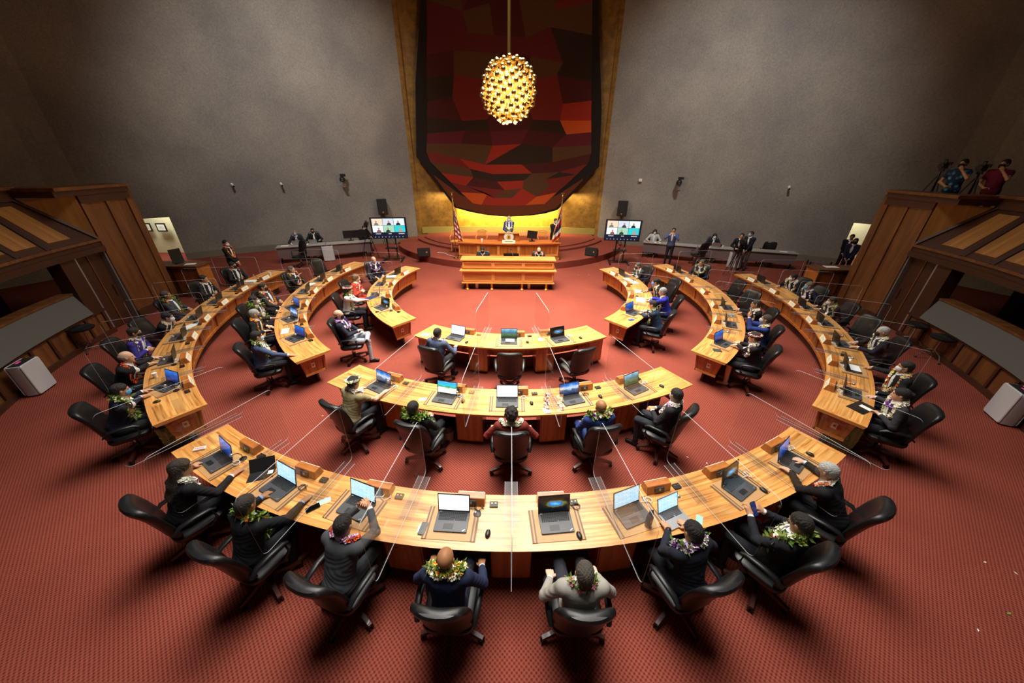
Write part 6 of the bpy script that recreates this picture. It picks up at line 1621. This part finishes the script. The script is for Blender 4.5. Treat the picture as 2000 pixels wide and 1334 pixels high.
def purifier(loc, rz, label):
    t = thing('air_purifier', label, 'air purifier', loc, rz); S = M['purifier']
    mb = MB(); mb.loft([[(x, y, z) for x, y in rrect(.46, .22, .05)] for z in (.03, .70)], S); mb.build('body', t, smooth=True)
    for s in (-1, 1): mb = MB(); mb.loft([[(x, s * (.115 + i * .012) , z + .37) for x, z in rrect(.46 - i * .02, .68 - i * .02, .04)] for i in (0, 1)], S); mb.build('side_panel', t)
    mb = MB(); mb.box((0, 0, .705), (.40, .17, .012), M['black']); mb.box((.02, -.03, .713), (.10, .04, .004), emat((220, 60, 140), .7)); mb.build('control_top', t)
    mb = MB(); [mb.box((s * .18, 0, .015), (.05, .2, .03), M['black']) for s in (-1, 1)]; mb.build('foot', t)


purifier((-9.95, -5.15, 0), rad(-70), 'white air purifier on the carpet by the gallery front, certificates side'); purifier((9.6, -5.85, 0), rad(64), 'white air purifier on the carpet by the gallery front, guards side')
purifier((-8.75, 5.45, 0), rad(20), 'white air purifier before the press table, certificates side'); purifier((10.35, 4.85, 0), rad(-22), 'white air purifier behind the tripod, guards side')
cable([(-10.05, -5.5, .006), (-10.15, -5.9, .006), (-9.9, -6.2, .006), (-10.1, -6.6, .006), (-9.9, -7.2, .006), (-10.6, -7.8, .006)], 'white power cord of the air purifier winding over carpet, certificates side', r=.008)
cable([(9.75, -6.1, .006), (9.6, -6.35, .006), (9.95, -6.5, .006), (9.8, -6.75, .006), (10.4, -6.9, .006), (10.9, -7.1, .006)], 'white power cord of the air purifier winding over carpet, guards side', r=.008)
cable([(-3.65, 6.0, .31), (-3.3, 5.9, .31), (-2.9, 5.4, .31), (-2.35, 5.15, .31)], 'pale cable lying on the dais towards the rostrum', r=.01)
for s, l in ((-1, 'american'), (1, 'hawaiian')):
    pass


def chair_bg(x, y, rz, label): chair(x, y, rz, label)


TB = 'behind the press table'
for (x, y, rz_, l, kw) in (
    (-10.35, 5.9, 205, 'man in dark suit with blue mask and red tie, ' + TB, dict(coat=(30, 34, 46), skin='pale', haircol=(150, 120, 100), mask=(110, 140, 190), tie=(150, 40, 50))),
    (-9.85, 6.55, 205, 'man in black with dark mask, ' + TB, dict(coat=BK, haircol=(22, 20, 20), mask=(24, 24, 26))),
    (-7.65, 7.35, 210, 'operator in black behind the black monitors', dict(coat=BK, haircol=(22, 20, 20), mask=(150, 170, 190))),
    (7.3, 7.05, 160, 'long-haired woman in white top with mask, ' + TB, dict(coat=(180, 178, 176), hair='long', haircol=(20, 18, 18), mask=(226, 228, 232))),
    (9.85, 6.1, 158, 'dark-haired woman behind a teal laptop, ' + TB, dict(coat=BK, hair='long', haircol=(24, 22, 22), mask=(220, 224, 228)))):
    c_ = kw.pop('coat'); person('person', 'seated ' + l, (x, y, 0), rad(rz_), c_, BK, arms=('desk', 'desk'), lean=10, nod=12, v=.013, **kw)
    q = Vector((-math.sin(rad(rz_)), math.cos(rad(rz_)))) * .05; chair(x + q.x, y + q.y, rad(rz_), 'dark swivel chair of the ' + l.split(',')[0].replace(' with mask', '').replace('in dark suit with blue mask and', 'with') + ' at the press table')
laptop((-10.1, 5.40, .7625), rad(22 + 180), 'silver laptop seen from behind before the man with red tie', 'off', 16, .33, .23, True); laptop((-9.45, 5.66, .7625), rad(22 + 180), 'silver laptop seen from behind before the man with dark mask', 'off', 16, .33, .23, True)
laptop((9.75, 5.62, .7625), rad(-20 + 180), 'teal-lidded laptop before the dark-haired woman', 'off', 14, .36, .25, True)
for x, y, r_, l in ((-8.0, 6.45, 205, 'wide black monitor on the press table beside the operator'), (-7.55, 6.68, 215, 'second black monitor on the press table before the operator')):
    t = thing('monitor', l, 'monitor', (x, y, .7625), rad(r_)); mb = MB(); mb.box((0, 0, .30), (.62, .04, .36), M['black']); mb.build('screen', t); mb = MB(); mb.box((0, .03, .07), (.06, .04, .14), M['black']); mb.box((0, .03, .008), (.26, .18, .016), M['black']); mb.build('stand', t)
sheet2 = lambda x, y, l, rz_: flat('paper_sheet', l, 'paper', x, y, .7625, .30, .2, .004, rad(rz_), M['paper'])
sheet2(-10.55, 5.15, 'white sheets at the press table end nearest the standing woman', 20); sheet2(-9.8, 5.5, 'white sheet between the two silver laptops', 20); sheet2(7.35, 6.6, 'white sheets before the woman in white top', -20); sheet2(9.4, 5.75, 'white sheet beside the teal-lidded laptop', -20); sheet2(12.5, 4.85, 'yellow-white sheet at the far end of the press table', -20)
cup(10.1, 5.6, .7625, 'white cup beside the teal-lidded laptop'); t = thing('water_bottle', 'clear water bottle beside the woman in white top', 'bottle', (6.95, 6.85, .7625)); mb = MB(); mb.lathe([(.001, 0), (.032, 0), (.032, .15), (.012, .19), (.012, .2), (.001, .2)], M['glass'], n=14); mb.build('shell', t, smooth=True); mb = MB(); mb.lathe([(.001, .2), (.014, .2), (.014, .22), (.001, .22)], M['white'], n=10); mb.build('cap', t)
for x, y, rz_, l in ((-9.55, 4.45, 150, 'before the press table, certificates side'), (8.9, 5.35, 20, 'before the press table, guards side'), (12.3, 5.6, -30, 'behind the far press table, guards side')): chair(x, y, rad(rz_), 'small dark swivel chair pushed aside ' + l)

person('person', 'standing woman in black with yellow lei and white mask by the outer desk', (-10.4, 1.62, 0), rad(-84), (24, 24, 27), BK, hair='short', haircol=(20, 18, 18), mask=(228, 230, 234), leis=[('oyo', 130, .016, .32, 1.0)], arms=('front', 'front'), stand=True, v=.010, lean=0, turn=20)
person('person', 'standing man in blue plaid shirt holding a camera to his face', (7.35, 5.05, 0), rad(150), (70, 84, 130), BK, haircol=(24, 20, 18), arms=('cam', 'cam'), stand=True, v=.011, lean=2)
person('person', 'standing man in dark jacket and taupe trousers bent over the tripod', (9.95, 4.15, 0), rad(140), BK, (104, 88, 82), haircol=(40, 36, 32), arms=('chest', 'chest'), stand=True, v=.011, lean=18, shoes=(150, 90, 60))
person('person', 'standing man in navy jacket with blue mask leaning on the press table', (10.55, 4.45, 0), rad(120), (28, 30, 44), (96, 84, 80), haircol=(30, 28, 28), mask=(150, 196, 226), arms=('front', 'front'), stand=True, v=.011, lean=10, turn=20)


def tripod(x, y, z, h, rz, label, cam_=True, head='black'):
    t = thing('camera_tripod', label, 'tripod', (x, y, z), rz)
    for k in range(3): a = 2.094 * k + .5; mb = MB(); mb.tube([(0.03 * math.cos(a), .03 * math.sin(a), h * .92), (.30 * math.cos(a), .30 * math.sin(a), h * .35), (.45 * math.cos(a), .45 * math.sin(a), .01)], [.018, .015, .011], M['black'], 6); mb.build('leg', t)
    mb = MB(); mb.cyl((0, 0, h * .6), (0, 0, h), .022, m=M['black']); mb.build('column', t); mb = MB(); mb.box((0, 0, h + .03), (.10, .12, .06), M['black']); mb.tube([(0, -.05, h), (.1, -.35, h - .15)], .012, M['black']); mb.build('pan_head', t)
    if cam_:
        c_ = thing('video_camera', label.replace('tripod', 'video camera', 1).replace('carrying', 'seen with'), 'camera', (x, y, z + h + .06), rz); mb = MB(); mb.box((0, 0, .09), (.13, .34, .17), M['black']); mb.build('body', c_, bevel=.01)
        mb = MB(); mb.cyl((0, .17, .09), (0, .33, .09), .05, .062, m=M['black'], n=16); mb.build('lens', c_, smooth=True); mb = MB(); mb.tube([(0, -.12, .175), (0, -.1, .24), (0, .12, .24), (0, .14, .175)], .014, M['black']); mb.build('handle', c_); mb = MB(); mb.box((-.10, -.02, .14), (.06, .12, .08), M['darkgrey']); mb.build('viewfinder', c_)


tripod(9.75, 3.75, 0, 1.25, rad(160), 'black tripod standing before the white air purifier, guards side'); tripod(-7.0, 6.2, 0, 1.45, rad(190), 'black tripod between the monitors and the television, american flag side')
# television operators on the gallery, guards side
tripod(12.35, -.05, 2.80, 1.42, rad(120), 'black tripod on the gallery top beside the blue patterned shirt'); tripod(12.6, -.78, 2.80, 1.38, rad(118), 'black tripod on the gallery top beside the maroon shirt')
al = newmat('aloha'); m_, nt_, b_ = al; vo = N(nt_, 'ShaderNodeTexVoronoi', ins={'Scale': 9.0}); tc_ = N(nt_, 'ShaderNodeTexCoord'); nt_.links.new(tc_.outputs['Object'], vo.inputs['Vector']); rr_ = ramp(nt_, [(.0, L(150, 200, 214)), (.3, L(60, 130, 170)), (.5, L(20, 40, 76))]); nt_.links.new(vo.outputs['Distance'], rr_.inputs[0]); nt_.links.new(rr_.outputs[0], b_.inputs['Base Color']); b_.inputs['Roughness'].default_value = .85
_cm[((61, 131, 171), .85, 'cloth')] = m_
person('person', 'camera operator in blue patterned shirt on the gallery top', (12.40, -.50, 2.80), rad(115), (61, 131, 171), BK, sleeve='short', shirt=(61, 131, 171), haircol=(22, 20, 20), mask=(26, 26, 28), arms=('cam', 'chest'), stand=True, v=.011, turn=10)
person('person', 'camera operator in maroon shirt on the gallery top', (12.85, -1.05, 2.80), rad(110), (112, 26, 56), (60, 20, 30), sleeve='short', shirt=(112, 26, 56), haircol=(22, 20, 20), mask=(26, 26, 28), arms=('cam', 'chest'), stand=True, v=.011, turn=10)
# people inside the galleries
person('person', 'seated person in blue with light blue mask inside the gallery, certificates side', (-12.25, -3.95, 0), rad(-80), (40, 70, 120), BK, haircol=(150, 150, 160), mask=(110, 170, 220), arms=('clasp', 'desk'), v=.013, lean=4); chair(-12.3, -3.95, rad(-80), 'dark swivel chair inside the gallery, certificates side')
person('person', 'seated person in black resting an arm on the gallery ledge, guards side', (12.4, -4.2, 0), rad(75), (14, 14, 16), BK, haircol=(20, 18, 18), sleeve='short', arms=('desk', 'clasp'), v=.013, lean=14); chair(12.45, -4.2, rad(75), 'dark swivel chair inside the gallery, guards side')
# two guards by the lit doorway
person('person', 'uniformed guard in navy jacket with mask before the lit doorway', (13.9, 3.1, 0), rad(130), (28, 32, 62), (24, 26, 44), skin='brown', haircol=(22, 20, 20), mask=(24, 24, 26), arms=('front', 'front'), stand=True, v=.011, shirt=(200, 204, 214))
person('person', 'taller guard in black standing behind the navy jacket guard', (14.5, 3.95, 0), rad(130), (16, 16, 20), (16, 16, 20), skin='brown', haircol=(18, 18, 18), arms=('front', 'front'), stand=True, v=.011)


def side_podium(s, label):
    t = thing('side_counter', label, 'counter', (s * 11.62, .72 if s < 0 else .95, 0)); w_ = 1.75
    mb = MB(); mb.box((0, 0, .54), (w_, .55, 1.08), M['fascia']); mb.build('body', t); mb = MB(); mb.box((0, 0, 1.10), (w_ + .12, .68, .045), M['wall_wood']); mb.build('top', t, bevel=.01)
    for a, b, c_, d_ in ((0, .98, w_ * .87, .08), (0, .12, w_ * .87, .16), (-w_ / 2 + .05, .54, .09, 1.0), (w_ / 2 - .05, .54, .09, 1.0), (0, .57, .08, .72)): mb = MB(); mb.box((a, -.285, b), (c_, .02, d_), M['wall_wood']); mb.build('panel_frame', t)


side_podium(-1, 'panelled wooden counter at the foot of the gallery, certificates side'); side_podium(1, 'panelled wooden counter before the two guards')
t = thing('monitor', 'slim dark upright monitor on the counter, certificates side', 'monitor', (-11.55, .75, 1.125), rad(70)); mb = MB(); mb.box((0, 0, .26), (.34, .03, .46), M['black']); mb.build('screen', t); mb = MB(); mb.box((0, 0, .015), (.2, .16, .03), M['black']); mb.build('stand', t)
flat('paper_sheet', 'white papers on the counter, certificates side', 'paper', -11.1, .66, 1.123, .3, .2, .012, .3, M['paper']); flat('paper_sheet', 'white open ledger on the counter before the guards', 'paper', 11.4, 1.0, 1.123, .42, .24, .012, -.1, M['paper'])


def stool(x, y, rz, label):
    t = thing('stool', label, 'stool', (x, y, 0), rz, 'round black stools with chrome legs'); mb = MB(); mb.lathe([(.001, .56), (.20, .56), (.23, .59), (.23, .62), (.19, .645), (.001, .65)], M['leather'], n=24); mb.build('seat', t, smooth=True)
    mb = MB(); mb.cyl((0, 0, .2), (0, 0, .56), .025, m=M['chrome'], n=12); mb.build('column', t, smooth=True)
    for k in range(4): a = PI / 2 * k + .4; mb = MB(); mb.tube([(0, 0, .26), (.2 * math.cos(a), .2 * math.sin(a), .18), (.30 * math.cos(a), .30 * math.sin(a), .03)], .013, M['chrome'], 6); mb.sphere((.30 * math.cos(a), .30 * math.sin(a), .025), .025, M['caster'], 8, 5); mb.build('leg', t)


stool(-10.75, -3.35, 0, 'round black stool with chrome legs by the gallery door, certificates side'); stool(10.9, -2.75, .3, 'round black stool with chrome legs nearer the door, guards side'); stool(10.75, -3.5, .9, 'round black stool with chrome legs nearer the camera, guards side')
# framed certificates seen in the lit doorway
for k, x in enumerate((-17.98, -17.25)):
    t = thing('picture_frame', 'black framed certificate %s' % ('hung nearer the gallery end wall', 'hung beside the door edge')[k], 'picture frame', (x, 6.52, 1.30), rad(3)); mb = MB(); mb.box((0, 0, 0), (.46, .03, .40), M['black']); mb.build('frame', t); mb = MB(); mb.box((0, -.018, 0), (.34, .004, .28), M['paper']); mb.build('sheet', t); mb = MB(); [mb.box((0, -.021, .08 - .04 * i), (.24, .001, .012), M['ink']) for i in range(5)]; mb.build('lettering', t)
# equipment on the back walls


def wallcam(x, y, z, rz, label, big=False):
    t = thing('wall_camera', label, 'camera', (x, y, z), rz); k = 1.5 if big else 1
    mb = MB(); mb.cyl((0, 0, 0), (0, -.04, 0), .05 * k, m=M['white'], n=14); mb.tube([(0, -.03, 0), (0, -.12 * k, -.02), (0, -.18 * k, -.07)], .015 * k, M['white']); mb.build('bracket', t)
    if big:
        mb = MB(); mb.sphere((0, -.32, -.14), .14, M['black'], 16, 10); mb.cyl((0, -.42, -.18), (0, -.50, -.22), .06, m=M['darkgrey']); mb.box((.05, -.28, .06), (.26, .22, .12), M['black']); mb.build('housing', t, smooth=False)
        mb = MB(); mb.box((.03, -.22, -.42), (.14, .14, .16), M['silver']); mb.box((.06, -.24, -.52), (.12, .12, .06), mat('lamp_red', (120, 30, 28), .5)); mb.build('beacon', t)
    else: mb = MB(); mb.cyl((0, -.08, -.03), (.03, -.26, -.08), .045, .05, m=M['white'], n=12); mb.cyl((.03, -.26, -.08), (.032, -.28, -.086), .042, m=M['black'], n=12); mb.build('housing', t)


wallcam(-13.45, 7.05, 3.25, rad(40), 'small white security camera high on the wall, nearer the gallery'); wallcam(-11.6, 7.90, 3.24, rad(32), 'small white security camera high on the wall, second from the gallery'); wallcam(13.35, 7.08, 3.35, rad(-36), 'small white security camera high on the wall, guards side')
wallcam(-8.85, 8.80, 3.55, rad(20), 'black dome camera with red beacon on the wall, american flag side', True); wallcam(8.75, 8.82, 3.55, rad(-20), 'black dome camera with red beacon on the wall, hawaiian flag side', True)
o = flat('wall_box', 'small white thermostat box on the plaster wall beside the gold recess', 'box', 6.9, 9.35, 3.4, .16, .05, .14, rad(-18), M['white'])
t = thing('equipment_rack', 'dark metal trolley with papers beside the counter, guards side', 'trolley', (13.0, 3.25, 0), rad(-25))
for z in (.25, .55): mb = MB(); mb.box((0, 0, z), (.8, .45, .03), M['darkgrey']); mb.box((.0, 0, z + .08), (.34, .3, .12), M['greyfront']); mb.build('shelf', t)
for sx in (-1, 1): mb = MB(); [mb.box((sx * .4, sy * .2, .36), (.04, .04, .72), M['black']) for sy in (-1, 1)]; mb.build('post', t)
# petals and leaves dropped on the carpet
PT = ((6.0, -8.6, 'w', 'behind the nearest row, left of a twin petal'), (6.25, -8.75, 'w', 'behind the nearest row, right of a twin petal'), (5.65, -9.15, 'G', 'behind the chair of the white-haired man'), (6.5, -9.3, 'G', 'farthest out behind the white-haired man'), (2.7, -10.2, 'o', 'alone behind the man with purple-white lei'), (4.8, -9.9, 'G', 'behind the man holding the phone'),
      (5.1, -9.3, 'w', 'between the last two chairs of the nearest row'), (2.9, 3.45, 'w', 'by the dais edge, nearer the clerks bench'), (3.35, 3.45, 'w', 'by the dais edge, nearer the television'), (3.05, -6.9, 'w', 'behind the young man in dark jacket'), (3.3, -7.0, 'w', 'between the middle ring and the nearest desk'), (.9, -5.2, 'w', 'behind the two empty inner chairs'),
      (1.15, -5.3, 'G', 'behind the inner ring chairs'), (-3.6, -5.9, 'y', 'beside the woman in olive dress'), (3.3, -10.3, 'G', 'at the very front of the open carpet'), (4.5, -10.35, 'G', 'at the front carpet, farthest from the rows'))
for i, (x, y, ch, wh) in enumerate(PT):
    mb = MB(); leaf(mb, (0, 0, 0), (math.cos(i * 1.7), math.sin(i * 1.7), 0.05), (0, 0, 1), .07 if ch == 'G' else .045, cmat(FC[ch], .7, 'petal'))
    tag(mb.build('fallen_leaf' if ch == 'G' else 'fallen_petal', loc=(x, y, .004)), '%s on the carpet %s' % ({'w': 'white petal', 'G': 'green leaf', 'o': 'orange petal', 'y': 'yellow petal'}[ch], wh), 'leaf' if ch == 'G' else 'petal', 'petals and leaves fallen on the carpet')
